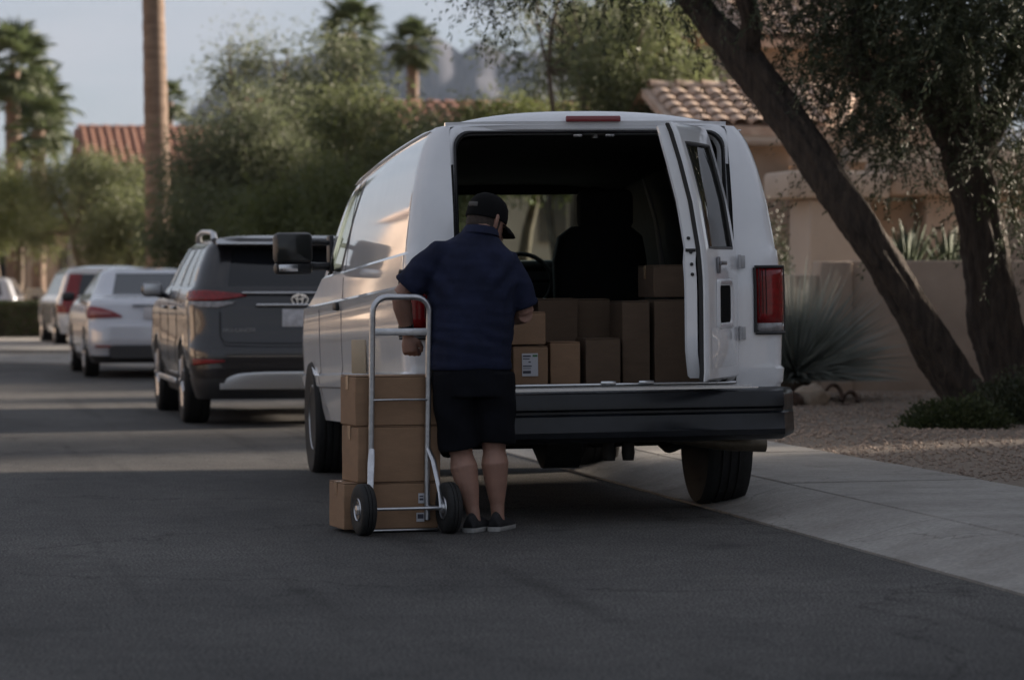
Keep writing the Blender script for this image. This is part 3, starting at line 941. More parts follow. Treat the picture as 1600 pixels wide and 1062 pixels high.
# the open right rear door: built closed against the hinge, then swung
HX, HY = .755, -1.115
DA = R(64)
def dpt(u, z, dy=0.0):            # closed position relative to the hinge; u from hinge to free edge
    return Vector((-u, van_yr(z) - HY + dy - .012 * math.sin(math.pi * min(1, u / .75)), z))
DU, DT = .735, .055
dz0, dz1 = .705, 2.0
wu0, wu1, wz0, wz1 = .10, .64, 1.37, 1.90
us = sorted([0, .012, .03, wu0, .2, .3, .42, .55, wu1, .69, .72, DU])
zs = sorted([dz0, .717, .75, .86, .94, 1.0, 1.06, 1.14, 1.22, 1.30, wz0, 1.5, 1.6, 1.7, 1.8, wz1, 1.95, 1.988, dz1])
def door_skin(dy, hole, edge):
    mb = MB(); n = len(us)
    for z in zs:
        for u in us:
            e = 0.0
            if edge and (u in (0, DU) or z in (dz0, dz1)): e = .012
            off = 0.0
            if edge and .94 <= z <= 1.22 and .2 <= u <= .55: off = .0
            mb.v.append(tuple(dpt(u, z, dy + e + off)))
    for i in range(len(zs) - 1):
        for j in range(n - 1):
            uc, zc = (us[j] + us[j + 1]) / 2, (zs[i] + zs[i + 1]) / 2
            if hole and wu0 < uc < wu1 and wz0 < zc < wz1: continue
            mb.f.append((i * n + j, i * n + j + 1, (i + 1) * n + j + 1, (i + 1) * n + j))
    return mb
rd = door_skin(0, True, True).build('rear_door', M_white, van, smooth=40)
rd.location = (HX, HY, rake_z(-1.1)); rd.rotation_euler = (0, 0, DA)
loop = [(u, dz0) for u in us] + [(DU, z) for z in zs[1:]] + [(u, dz1) for u in us[::-1][1:]] + [(0, z) for z in zs[::-1][1:-1]]
def inset(u, z, k):
    return (min(max(u, k), DU - k), min(max(z, dz0 + k), dz1 - k))
MB().loft([[dpt(u, z, .012) for u, z in loop], [dpt(u, z, .020) for u, z in loop], [dpt(*inset(u, z, .02), .021) for u, z in loop]], cap=False).build('door_edge', M_white, rd, smooth=40)
MB().loft([[dpt(*inset(u, z, .006), .021) for u, z in loop], [dpt(*inset(u, z, .004), .034) for u, z in loop], [dpt(*inset(u, z, .010), .046) for u, z in loop], [dpt(*inset(u, z, .03), .046) for u, z in loop]], cap=False).build('door_seal', M_black, rd, smooth=40)
def pan(u, z, k, dy):
    uu, zz = inset(u, z, k)
    cut = .07 * max(0, 1 - (zz - dz0) / .16) ** 2 + .035 * max(0, 1 - (dz1 - zz) / .2) ** 2
    return dpt(min(uu, DU - k - cut), zz, dy + (.012 if zz < 1.33 else 0) * min(1, max(0, (1.36 - zz) / .05)))
MB().loft([[pan(u, z, .016, .044) for u, z in loop], [pan(u, z, .016, .098) for u, z in loop], [pan(u, z, .028, .112) for u, z in loop]], cap=False).build('inner_pan', M_white, rd, smooth=40)
DT = .112
ins = MB(); n_ = len(us)
for z in zs:
    for u in us: ins.v.append(tuple(pan(u, z, .026, .111)))
for i in range(len(zs) - 1):
    for j in range(n_ - 1):
        uc, zc = (us[j] + us[j + 1]) / 2, (zs[i] + zs[i + 1]) / 2
        if wu0 < uc < wu1 and wz0 < zc < wz1: continue
        ins.f.append((i * n_ + j, i * n_ + j + 1, (i + 1) * n_ + j + 1, (i + 1) * n_ + j))
ins.build('inner_skin', M_white, rd, smooth=40)
wl_ = [(wu0, z) for z in zs if wz0 <= z <= wz1] + [(u, wz1) for u in us if wu0 < u <= wu1] + [(wu1, z) for z in zs[::-1] if wz0 <= z < wz1] + [(u, wz0) for u in us[::-1] if wu0 < u < wu1]
ed = MB().loft([[dpt(u, z, .0) for u, z in wl_], [dpt(u, z, DT) for u, z in wl_]], cap=False).build('window_reveal', M_black, rd, smooth=40)
gl = MB(); nn = 0
gz = [z for z in zs if wz0 <= z <= wz1]
gl.loft([[dpt(wu0 + .004, z, .014), dpt((wu0 + wu1) / 2, z, .012), dpt(wu1 - .004, z, .014)] for z in gz], cap=False, closed=False).build('window_pane', glass('rear_door_glass', (.55, .58, .57)), rd, smooth=60)
MB().tube([dpt(u, z, .010 + .0) + Vector((0, -.004, 0)) for u, z in wl_] + [dpt(*wl_[0], .006)], .010, 6).build('window_gasket', M_black, rd)
# free edge latch hardware
for zz in (1.42, 1.35, 1.29, 1.24):
    MB().lathe([(.009, 0), (.009, -.006), (0, -.007)], dpt(DU - .015, zz, .075), 'X', 10).build('edge_bolt', M_black, rd)
MB().box(dpt(DU - .014, 1.36, .075), (.012, .05, .016), ch=.002).build('latch', M_black, rd)
# handle and number plate recess on the outside
MB().box(dpt(.52, 1.285, -.008), (.034, .018, .085), ch=.006).box(dpt(.49, 1.295, -.026), (.12, .014, .020), ch=.005).build('door_handle', mat('worn_handle_metal', (.22, .22, .23), .4, .8), rd)
MB().loft([[dpt(u, z, d_) for u, z in rrect(x0, x1, z0_, z1_, .03)] for (x0, x1, z0_, z1_, d_) in ((.20, .56, .955, 1.215, -.001), (.215, .545, .965, 1.205, -.014), (.25, .53, .985, 1.19, -.013), (.26, .52, .995, 1.18, -.002))], cap=False).build('plate_surround', M_white, rd, smooth=50)
MB().prism(rrect(-.525, -.255, .99, 1.185, .025), dpt(.38, 1.1, -.003).y, dpt(.38, 1.1, .004).y).build('plate_recess', mat('matt_black', (.006, .006, .006), .95, spec=.1), rd)
# pressed lower bulge
MB().loft([[dpt(u, z, -.022 * math.sin(math.pi * (u - .08) / .58) * math.sin(math.pi * min(1, max(0, (z - .76) / .24))) - .0015) for u in np.linspace(.08, .66, 9)] for z in np.linspace(.77, .97, 7)], cap=False, closed=False).build('pressed_panel', M_white, rd, smooth=60)
# hinges
for zz in (1.30, .93):
    MB().box((HX + .016, HY - .001, zz + .03), (.030, .008, .065), ch=.002).lathe([(.007, -.036), (.007, .036)], (HX, HY - .010, zz + .03), 'Z', 10).build('door_hinge', mat('worn_hinge_paint', (.42, .42, .43), .5, var=.2), van)

# seat, steering wheel, wheels, underside
seat = MB().box((.52, 1.72, .98), (.54, .52, .18), ch=.06).build('passenger_seat', M_inner, van)
MB().loft([[(.52 + x * w, 1.48 + (z - .95) * -.12 + y, z) for x, y in ((-.5, -.05), (-.42, -.09), (.42, -.09), (.5, -.05), (.5, .05), (.42, .08), (-.42, .08), (-.5, .05))] for z, w in ((.95, .50), (1.15, .54), (1.35, .56), (1.50, .50), (1.56, .34))]).build('seat_back', M_inner, seat, smooth=60)
MB().box((.55, 1.40, 1.66), (.34, .10, .24), ch=.045).build('headrest', M_inner, seat)
st = MB()
tor = [(.22 + .19 * math.cos(a) , 2.42 + .07 * math.sin(a), 1.24 + .17 * math.sin(a)) for a in np.linspace(0, 2 * math.pi, 25)]
st.tube(tor, .015, 8, cap=False)
st.tube([(.22, 2.55, 1.20), (.22, 2.44, 1.24)], .03, 8).tube([(.04, 2.43, 1.24), (.40, 2.43, 1.24)], .014, 6).tube([(.22, 2.43, 1.24), (.22, 2.38, 1.09)], .014, 6)
st.build('steering_wheel', M_black, van)
MB().box((.0, 2.95, 1.345), (1.5, .45, .05), ch=.02).build('dash_top', mat('grey_dash', (.06, .065, .062), .55), van)
make_wheel('wheel', van, (-.87, 0, .362), .372, .245, .215, -1)
make_wheel('wheel', van, (.885, 0, .362), .372, .255, .215, 1)
make_wheel('wheel', van, (-.895, 3.505, .362), .372, .245, .215, -1)
make_wheel('wheel', van, (.88, 3.505, .362), .372, .245, .215, 1)
MB().tube([(-.8, 0, .37), (-.15, 0, .37), (-.1, 0, .37), (.1, 0, .37), (.15, 0, .37), (.8, 0, .37)], [.045, .05, .16, .16, .05, .045], 14).build('rear_axle', M_under, van)
MB().box((0, -.98, .50), (1.35, .14, .20), ch=.01).build('rear_crossmember', M_under, van)
for s in (-1, 1):
    MB().box((s * .50, 1.2, .52), (.09, 4.4, .16)).build('frame_rail', M_under, van)
    MB().tube([(s * .62, -.75, .50), (s * .62, -.4, .36), (s * .62, 0, .30), (s * .62, .4, .36), (s * .62, .75, .48)], [(.038, .02)] * 5, 8).build('leaf_spring', M_under, van)
MB().box((0, 1.0, .44), (1.3, 1.7, .24), ch=.04).build('fuel_tank', M_under, van)
MB().box((0, 3.0, .45), (1.2, 1.3, .3), ch=.04).build('engine_sump', M_under, van)
MB().tube([(.36, .8, .40), (.40, -.3, .42), (.52, -.62, .40), (.80, -.66, .365), (1.0, -.66, .355)], [.034, .034, .036, .042, .042], 12).build('tail_pipe', mat('dull_exhaust_steel', (.12, .10, .075), .5, .7, var=.3, scale=15), van)
for xx in (.10, .20): MB().lathe([(.03, .30), (.036, .34), (.03, .42)], (xx, -.9, 0), 'Z', 12).build('tow_fitting', M_under, van)
MB().box((0, .15, .60), (1.7, 2.6, .08)).build('underbody_pan', M_under, van)
MB().box((0, 4.25, .62), (1.75, .16, .2), ch=.03).build('front_bumper', M_bump, van)
# rear wheel tubs so that daylight does not leak over the wheels
for s in (-1, 1):
    MB().box((s * .86, 0, .78), (.22, .86, .04)).build('wheel_tub', M_under, van)
    MB().box((s * .86, 3.5, .88), (.22, 1.0, .04)).build('wheel_tub', M_under, van)
# ------------------------------------------------------------------ parked cars
M_taupe = mat('dark_taupe_paint', (0.013, 0.0118, 0.0140), 0.3, 0.2, coat=.8, var=.06, scale=3)
M_silver = mat('silver_white_paint', (0.50, 0.515, 0.56), 0.25, 0.25, coat=1.0, var=.03, scale=3)
M_whitecar = mat('white_car_paint', (0.66, 0.65, 0.65), 0.25, coat=1.0, var=.03, scale=3)
M_plate = mat('number_plate', (0.50, 0.50, 0.53), 0.5, var=.25, scale=18)
M_clad = mat('grey_cladding', (0.03, 0.03, 0.032), 0.5)
M_rail = mat('satin_silver', (0.55, 0.56, 0.58), 0.3, 0.8)

def text_part(name, body, size, loc, rot, m, parent, ext=.003):
    cu = bpy.data.curves.new(name, 'FONT'); cu.body = body; cu.size = size; cu.extrude = ext; cu.align_x = 'CENTER'
    t = bpy.data.objects.new(name + '_tmp', cu); col.objects.link(t)
    dg = bpy.context.evaluated_depsgraph_get(); dg.update()
    me = bpy.data.meshes.new_from_object(t.evaluated_get(dg))
    bpy.data.objects.remove(t); bpy.data.curves.remove(cu)
    me.materials.clear()
    o = link_mesh(name, me, parent, m)
    o.location = loc; o.rotation_euler = rot
    return o

def lv(keys, extra=()):
    zs = sorted(set([k[0] for k in keys] + list(extra)))
    out = [zs[0]]
    for z in zs[1:]:
        n = max(1, int(round((z - out[-1]) / .07)))
        a = out[-1]
        for k in range(1, n + 1): out.append(lerp(a, z, k / n))
    return smooth_levels(keys, out)

def skin_patch(name, keys, sgn, p0, p1, top, bot, m, parent, off=.010, n=14, rows=5):
    """lens lying on a vehicle skin: runs along the plan outline from p0 to p1 (metres from the rear middle), between bot(t) and top(t)"""
    kz = [k[0] for k in keys]
    def at(p, z):
        w, yr, yf, rr, rf = [interp(z, kz, [k[c] for k in keys]) for c in range(1, 6)]
        a = w - rr
        if p <= a: return Vector((sgn * p, yr - off, z))
        q_ = (p - a) / rr
        if q_ <= math.pi / 2: return Vector((sgn * (a + (rr + off) * math.sin(q_)), yr + rr - (rr + off) * math.cos(q_), z))
        return Vector((sgn * (w + off), yr + rr + (p - a - rr * math.pi / 2), z))
    rings = []
    for i in range(n + 1):
        t = i / n; p = lerp(p0, p1, t)
        rings.append([at(p, lerp(bot(t), top(t), k / rows)) for k in range(rows + 1)])
    o = MB().loft(rings, cap=False, closed=False).build(name, m, parent, smooth=60)
    md = o.modifiers.new('s', 'SOLIDIFY'); md.thickness = .014; md.offset = 0
    return o

# --- SUV; origin on the ground under the rear axle
SUV_L = (3.50, 28.15, 0.0)
suv = empty('parked_suv', SUV_L, R(-.3))
tag(suv, 'dark taupe suv with silver roof rails parked ahead of the van', 'suv')
SK = [(.24, .86, -.90, 3.55, .16, .3), (.34, .90, -.99, 3.68, .18, .32), (.50, .935, -1.03, 3.76, .26, .35), (.52, .945, -1.03, 3.77, .28, .35), (.66, .957, -1.035, 3.78, .30, .38), (.70, .955, -1.02, 3.78, .30, .38), (.74, .952, -.99, 3.77, .30, .38),
      (.90, .952, -.965, 3.74, .30, .40), (1.00, .958, -.955, 3.66, .30, .42), (1.06, .955, -.945, 3.40, .30, .44), (1.12, .940, -.93, 2.75, .28, .5), (1.20, .915, -.90, 2.45, .25, .5), (1.22, .895, -.885, 2.40, .22, .5),
      (1.40, .835, -.755, 2.05, .20, .45), (1.56, .765, -.63, 1.70, .17, .4), (1.60, .730, -.62, 1.55, .16, .4), (1.645, .65, -.58, 1.35, .15, .4), (1.665, .50, -.48, 1.15, .12, .35), (1.675, .25, -.2, .9, .1, .2), (1.678, .02, .1, .5, .01, .01)]
S_sh = Shell(lv(SK), [0.0, .30, .55, .72, .80, .92, 1.0], [round(t, 3) for t in np.linspace(0, 1, 41)], [1.0, .5, 0.0], arches=[(0.0, .34, .42), (2.79, .34, .42)])
gz0, gz1 = S_sh.zi(1.22), S_sh.zi(1.56)
jr = S_sh.cj('r', .92)
s0, s1, s2, s3, s4 = [S_sh.cj('s', t) for t in (.06, .24, .27, .56, .59)]
s5 = S_sh.cj('s', .90)
rear_gl = lambda i, j, s: j < jr and gz0 <= i < gz1
side_gl = lambda i, j, s: gz0 <= i < gz1 and (s0 <= j < s1 or s2 <= j < s3 or s4 <= j < s5)
front_gl = lambda i, j, s: gz0 <= i < gz1 and j >= S_sh.cj('f', 1.0) - 3
clad = lambda i, j, s: S_sh.levels[i + 1][0] < .47
S_sh.part('body', lambda i, j, s: not (rear_gl(i, j, s) or side_gl(i, j, s) or front_gl(i, j, s) or clad(i, j, s)), M_taupe, suv, smooth=35)
S_sh.part('lower_cladding', clad, M_clad, suv)
S_sh.part('rear_window', rear_gl, M_dglass, suv, offset=-.006)
S_sh.part('windscreen', front_gl, M_dglass, suv, offset=-.006)
for a, bq, nm in ((s0, s1, 'quarter_window'), (s2, s3, 'rear_door_window'), (s4, s5, 'front_door_window')):
    for sd in (-1, 1):
        S_sh.part(nm, lambda i, j, s, a=a, bq=bq: gz0 <= i < gz1 and a <= j < bq, M_dglass, suv, offset=-.006, sides=(sd,))
# spoiler over the rear window
MB().loft([[(x, -.79 + .08 * abs(x) ** 2, 1.575), (x, -.80 + .08 * abs(x) ** 2, 1.592), (x, -.55, 1.632), (x, -.53, 1.60)] for x in np.linspace(-.70, .70, 11)]).build('roof_spoiler', M_taupe, suv)
for s in (-1, 1):
    MB().tube([(s * .70, -.52, 1.625), (s * .70, -.46, 1.675), (s * .70, -.2, 1.70), (s * .70, .6, 1.715), (s * .68, 1.2, 1.69), (s * .67, 1.32, 1.64)], [.03, .028, .022, .022, .024, .03], 8).build('roof_rail', M_rail, suv, smooth=60)
    lamp = skin_patch('tail_lamp', SK, s, .46, 1.22, lambda t: lerp(1.150, 1.185, min(1, t * 2.5)) - .03 * max(0, t - .8) / .2, lambda t: lerp(1.135, 1.095, min(1, t * 3)) + .05 * max(0, t - .75) / .25, M_red, suv)
    skin_patch('reverse_lens', SK, s, .56, .98, lambda t: 1.088 + .0 * t, lambda t: lerp(1.075, 1.035, min(1, t * 3)) + .03 * max(0, t - .7) / .3, M_clearlamp, lamp)
    skin_patch('fog_reflector', SK, s, .66, .97, lambda t: lerp(.585, .595, t), lambda t: lerp(.565, .535, t), M_red, suv)
    mb = MB().box((s * 1.06, 1.98, 1.19), (.20, .10, .14), ch=.045)
    mi = mb.build('wing_mirror', M_taupe, suv, smooth=50)
    MB().box((s * 1.06, 1.926, 1.19), (.165, .008, .105), ch=.003).build('mirror_glass', M_rail, mi)
    MB().tube([(s * .90, 2.02, 1.13), (s * 1.0, 2.0, 1.14)], .03, 8).build('mirror_arm', M_black, mi)
    for yy in (.62, 1.62):
        MB().tube([(s * .965, yy - .10, 1.02), (s * .985, yy, 1.022), (s * .965, yy + .10, 1.02)], .014, 6).build('door_handle', M_taupe, suv)
    for yy in (.46, 1.40, 2.30):
        MB().tube([(s * (interp(z, [k[0] for k in SK], [k[1] for k in SK]) + .0005), yy + (.12 if yy < .5 and z < .75 else 0), z) for z in np.linspace(.52, 1.2, 9)], .004, 5).build('door_seam', M_black, suv)
    MB().box((s * .955, 1.40, .36), (.03, 1.9, .05), ch=.01).build('sill_strip', M_rail, suv)
# garnish bar, handle bar, emblem, plate, lettering, skid plate
MB().tube([(x, -.945 + .03 * abs(x) ** 2, 1.165) for x in np.linspace(-.5, .5, 9)], [(.014, .010)] * 9, 8).build('chrome_garnish', M_chrome, suv)
MB().tube([(x, -.985 + .03 * abs(x) ** 2, 1.060) for x in np.linspace(-.38, .38, 9)], [(.018, .012)] * 9, 8).build('plate_garnish', M_chrome, suv)
em = MB()
for (rx, rz, cz, n) in ((.070, .048, 0, 28), (.024, .046, 0, 20), (.046, .018, .022, 20)):
    em.tube([(rx * math.cos(a), -.975, 1.105 + cz + rz * math.sin(a)) for a in np.linspace(0, 2 * math.pi, n)], .0075, 6, cap=False)
em.build('emblem', M_chrome, suv)
MB().box((0, -.985, .945), (.31, .012, .155), ch=.003).build('number_plate', M_plate, suv)
text_part('lettering', 'HIGHLANDER', .046, (-.53, -.985, .825), (R(90), 0, 0), mat('dull_chrome', (.30, .30, .31), .4, .9), suv)
lg = MB().tube([(-.70, -.985, 1.00), (-.70, -1.00, .80), (-.66, -1.035, .735), (-.3, -1.045, .725), (.3, -1.045, .725), (.66, -1.035, .735), (.70, -1.00, .80), (.70, -.985, 1.0)], .005, 5).build('tailgate_seam', M_black, suv)
MB().loft([[(x, -1.045 + .05 * (abs(x) / .7) ** 3, .48 - .05 * (abs(x) / .7) ** 4), (x, -1.05 + .05 * (abs(x) / .7) ** 3, .46 - .05 * (abs(x) / .7) ** 4), (x, -1.0, .33), (x, -.92, .30)] for x in np.linspace(-.70, .70, 15)]).build('skid_plate', M_rail, suv, smooth=40)
MB().box((0, 1.3, .36), (1.5, 4.0, .2), ch=.03).build('underbody', M_under, suv)
M_lin = mat('dark_cabin', (.01, .01, .01), .9)
MB().box((0, 1.0, 1.05), (1.55, 2.3, .12)).build('cabin_floor', M_lin, suv)
for (x, y, s) in ((-.83, 0, -1), (.83, 0, 1), (-.83, 2.79, -1), (.83, 2.79, 1)):
    make_wheel('wheel', suv, (x, y, .375), .375, .24, .25, s, spokes=7)

# --- silver sedan
SED_L = (3.40, 42.2, 0.0)
sed = empty('parked_sedan', SED_L, R(.4))
tag(sed, 'silver sedan with wraparound red tail lamps parked ahead of the suv', 'sedan')
DK = [(.20, .80, -.92, 3.45, .2, .3), (.30, .85, -1.0, 3.58, .22, .35), (.45, .875, -1.03, 3.62, .24, .38), (.68, .880, -1.02, 3.60, .26, .42), (.72, .880, -.985, 3.58, .26, .42), (.86, .878, -.965, 3.40, .26, .45), (.97, .862, -.94, 2.85, .26, .5),
      (1.03, .835, -.86, 2.45, .24, .5), (1.06, .80, -.62, 2.35, .22, .5), (1.10, .765, -.32, 2.25, .2, .5), (1.38, .62, .30, 1.55, .16, .4), (1.42, .58, .42, 1.42, .16, .4), (1.45, .45, .6, 1.25, .15, .3), (1.462, .2, .8, 1.05, .08, .1), (1.464, .02, .9, .95, .01, .01)]
D_sh = Shell(lv(DK), [0.0, .3, .45, .62, .8, .92, 1.0], [round(t, 3) for t in np.linspace(0, 1, 41)], [1.0, .5, 0.0], arches=[(0.0, .31, .375), (2.70, .31, .375)])
e0, e1 = D_sh.zi(1.10), D_sh.zi(1.38)
rg = lambda i, j, s: e0 <= i < e1 and j < D_sh.cj('r', .92)
sg = lambda i, j, s: e0 <= i < e1 and (D_sh.cj('s', .05) <= j < D_sh.cj('s', .46) or D_sh.cj('s', .5) <= j < D_sh.cj('s', .95))
fg = lambda i, j, s: e0 <= i < e1 and j >= D_sh.cj('f', 1.0) - 3
blk = lambda i, j, s: D_sh.levels[i + 1][0] < .33
D_sh.part('body', lambda i, j, s: not (rg(i, j, s) or sg(i, j, s) or fg(i, j, s) or blk(i, j, s)), M_silver, sed, smooth=35)
D_sh.part('lower_valance', blk, M_clad, sed)
M_sglass = mat('grey_car_glass', (.035, .04, .045), .05, spec=.7)
D_sh.part('rear_window', rg, M_sglass, sed, offset=-.005)
D_sh.part('windscreen', fg, M_sglass, sed, offset=-.005)
for sd in (-1, 1):
    D_sh.part('side_window', sg, M_sglass, sed, offset=-.005, sides=(sd,))
    lamp = skin_patch('tail_lamp', DK, sd, .44, 1.06, lambda t: .815 + .135 * math.sin(math.pi / 2 * min(1, t * 1.3)) ** .8 - .06 * max(0, t - .75) / .25, lambda t: .80 - .02 * t + .06 * max(0, t - .8) / .2, M_red, sed)
    skin_patch('lamp_core', DK, sd, .58, .86, lambda t: .87 + .025 * t, lambda t: .835 - .01 * t, mat('pale_red_lens', (.30, .10, .10), .2, coat=.4), lamp, off=.02)
    skin_patch('fog_reflector', DK, sd, .55, .80, lambda t: .435, lambda t: .41, M_red, sed)
    mi = MB().box((sd * .96, 1.95, 1.06), (.18, .09, .12), ch=.04).build('wing_mirror', M_black, sed, smooth=50)
    for yy in (.5, 1.5): MB().box((sd * .88, yy, .90), (.03, .18, .03), ch=.008).build('door_handle', M_silver, sed)
MB().prism(rrect(-.62, .62, .27, .44, .06), -1.055, -1.02).build('diffuser', M_clad, sed)
MB().box((0, -1.0, .86), (.32, .012, .16), ch=.003).build('number_plate', M_plate, sed)
MB().box((0, -.995, .955), (.62, .02, .02)).build('plate_garnish', M_clad, sed)
MB().box((0, 1.2, .30), (1.4, 4.0, .16)).build('underbody', M_under, sed)
for (x, y, s) in ((-.78, 0, -1), (.78, 0, 1), (-.78, 2.70, -1), (.78, 2.70, 1)):
    make_wheel('wheel', sed, (x, y, .32), .32, .20, .20, s, spokes=10)

# --- white wagon on the driveway, and a far car behind the hedge
def simple_wagon(loc, rz, label, m_body, tall, name, strip=True):
    t = empty(name, loc, rz); tag(t, label, 'car')
    k = tall / 1.8
    WK = [(.25, .84, -.95, 3.5, .15, .3), (.45, .90, -1.0, 3.6, .17, .35), (.95 * k, .92, -.99, 3.5, .18, .4), (1.08 * k, .91, -.97, 2.8, .18, .45), (1.15 * k, .88, -.95, 2.4, .17, .45), (1.62 * k, .76, -.85, 1.7, .15, .4), (1.74 * k, .68, -.78, 1.45, .15, .4), (1.79 * k, .4, -.5, 1.1, .12, .3), (1.80 * k, .02, .1, .6, .01, .01)]
    sh = Shell(lv(WK), [0.0, .4, .62, .80, 1.0], [round(x, 3) for x in np.linspace(0, 1, 31)], [1.0, .5, 0.0], arches=[(0, .34, .40), (2.7, .34, .40)])
    a0, a1 = sh.zi(1.15 * k), sh.zi(1.62 * k)
    r_ = lambda i, j, s: a0 <= i < a1 and j < sh.cj('r', .80)
    s_ = lambda i, j, s: a0 <= i < a1 and (sh.cj('s', .04) <= j < sh.cj('s', .3) or sh.cj('s', .33) <= j < sh.cj('s', .6) or sh.cj('s', .63) <= j < sh.cj('s', .93))
    f_ = lambda i, j, s: a0 <= i < a1 and j >= sh.cj('f', 1.0) - 3
    sh.part('body', lambda i, j, s: not (r_(i, j, s) or s_(i, j, s) or f_(i, j, s)), m_body, t, smooth=35)
    sh.part('rear_window', r_, M_sglass, t, offset=-.005); sh.part('windscreen', f_, M_sglass, t, offset=-.005)
    for sd in (-1, 1):
        sh.part('side_window', s_, M_sglass, t, offset=-.005, sides=(sd,))
        sh.part('tail_lamp', lambda i, j, q: (.72 * k <= (sh.levels[i][0] + sh.levels[i + 1][0]) / 2 <= 1.0 * k and sh.cj('r', .8) <= j < sh.cj('s', .03)) or (strip and 1.0 * k < (sh.levels[i][0] + sh.levels[i + 1][0]) / 2 <= 1.62 * k and sh.cj('r', .8) <= j < sh.cj('ra', .4)), M_red, t, offset=.01, sides=(sd,))
    MB().box((0, -1.0, .8 * k), (.32, .012, .16)).build('number_plate', M_plate, t)
    MB().box((0, -1.02, .42), (1.6, .10, .14), ch=.03).build('rear_bumper', m_body, t)
    for (x, y, s) in ((-.80, 0, -1), (.80, 0, 1), (-.80, 2.7, -1), (.80, 2.7, 1)):
        make_wheel('wheel', t, (x, y, .34), .34, .21, .22, s, spokes=7)
    return t
q = P(165, 442, 55); simple_wagon((q.x, q.y, .13), R(2), 'white wagon with tall red tail lamps beyond the silver sedan', M_whitecar, 1.42, 'parked_wagon')
q = P(-28, 442, 78); simple_wagon((q.x, q.y, .11), R(-6), 'light grey car half hidden behind the clipped hedge', M_silver, 1.3, 'distant_car', False)
# ------------------------------------------------------------------ the delivery person
def remeshed(name, mb, voxel, m, parent, smooth_it=3, wrinkle=None):
    me = mb.mesh(name + '_src')
    o = bpy.data.objects.new(name + '_src', me); col.objects.link(o)
    md = o.modifiers.new('r', 'REMESH'); md.mode = 'VOXEL'; md.voxel_size = voxel; md.use_smooth_shade = True
    ms = o.modifiers.new('s', 'SMOOTH'); ms.factor = .5; ms.iterations = smooth_it
    dg = bpy.context.evaluated_depsgraph_get(); dg.update()
    out = bpy.data.meshes.new_from_object(o.evaluated_get(dg))
    bpy.data.objects.remove(o); bpy.data.meshes.remove(me)
    out.name = name
    if wrinkle:
        nr = [v.normal.copy() for v in out.vertices]
        for v, n in zip(out.vertices, nr): v.co += n * wrinkle(v.co)
    out.materials.clear()
    return link_mesh(name, out, parent, m, 180)

def oval(c, rx, ry, n=18, tilt=0.0, roll=0.0):
    """horizontal oval ring, tilt about X (forward lean), roll about Y"""
    c = Vector(c); M = Matrix.Rotation(roll, 3, 'Y') @ Matrix.Rotation(tilt, 3, 'X')
    return [c + M @ Vector((rx * math.cos(2 * math.pi * k / n), ry * math.sin(2 * math.pi * k / n), 0)) for k in range(n)]

def skin_material():
    m = mat('skin', (0.31, 0.175, 0.13), 0.55, var=.12, scale=14, bump=.05, bscale=120)
    b = m.node_tree.nodes['Principled BSDF']
    b.inputs['Subsurface Weight'].default_value = .12
    b.inputs['Subsurface Radius'].default_value = (.02, .008, .004)
    return m
M_skin = skin_material()
M_navy = mat('navy_knit', (0.0125, 0.0165, 0.040), 0.9, var=.30, scale=9, bump=.22, bscale=420, spec=.25)
M_shorts = mat('black_shorts_cloth', (0.0048, 0.0052, 0.0078), 0.95, var=.3, scale=10, bump=.2, bscale=300, spec=.2)
M_cap = mat('black_cap_cloth', (0.0045, 0.0045, 0.005), 0.95, bump=.2, bscale=300, spec=.2)
M_shoe = mat('black_shoe_mesh', (0.014, 0.014, 0.016), 0.8, bump=.3, bscale=200)
M_sole = mat('grey_white_sole', (0.30, 0.30, 0.29), 0.7, var=.2, scale=20)

q = P(745, 442, 15.78)
man = empty('person', (q.x, q.y, 0), -YAW)
tag(man, 'person in navy polo, black cap and black shorts standing behind the open van', 'person')

LS, RS = Vector((-.195, .02, 1.392)), Vector((.160, .06, 1.352))            # shoulders
LE, LW = Vector((-.385, .035, 1.185)), Vector((-.350, .115, .985))           # left elbow, wrist
RE, RW = Vector((.245, .10, 1.095)), Vector((.105, .325, 1.06))             # right elbow, wrist
HC = Vector((.045, .115, 1.553))
HS = 1.10                                           # head centre
HEADROT = (Matrix.Rotation(R(-44), 3, 'Z') @ Matrix.Rotation(R(-20), 3, 'X')) * 1.10   # turned right, bent down

def head_mesh(b):
    rings = []
    for t, rx, ry, oy in ((-.118, .030, .030, .045), (-.108, .048, .055, .035), (-.085, .060, .075, .018), (-.05, .069, .090, .004), (-.01, .074, .098, -.002), (.03, .076, .099, -.004), (.065, .070, .090, -.006), (.092, .052, .068, -.006), (.108, .028, .036, -.006), (.113, .006, .008, -.006)):
        ring = []
        for k in range(20):
            a = 2 * math.pi * k / 20
            x, y = rx * math.cos(a), ry * math.sin(a) + oy
            ring.append(HC + HEADROT @ Vector((x, y, t)))
        rings.append(ring)
    b.loft(rings)
    f = lambda x, y, z: HC + HEADROT @ Vector((x, y, z))
    b.tube([f(0, .088, .012), f(0, .104, -.015), f(0, .118, -.036), f(0, .098, -.046)], [.009, .012, .016, .008], 8)      # nose
    for s in (-1, 1):
        b.tube([f(s * .018, .092, .016), f(s * .045, .085, .018)], [.010, .009], 6)                                         # brow
        b.tube([f(s * .071, -.004, .028), f(s * .084, -.016, .022), f(s * .086, -.018, -.002), f(s * .078, -.006, -.032)], [(.010, .017), (.009, .02), (.009, .017), (.007, .010)], 8)   # ear
    b.tube([f(-.024, .094, -.068), f(0, .101, -.067), f(.024, .094, -.068)], [.006, .009, .006], 6)                         # lips
    b.tube([f(-.02, .085, -.098), f(.02, .085, -.098)], [.015, .015], 8)                                                    # chin

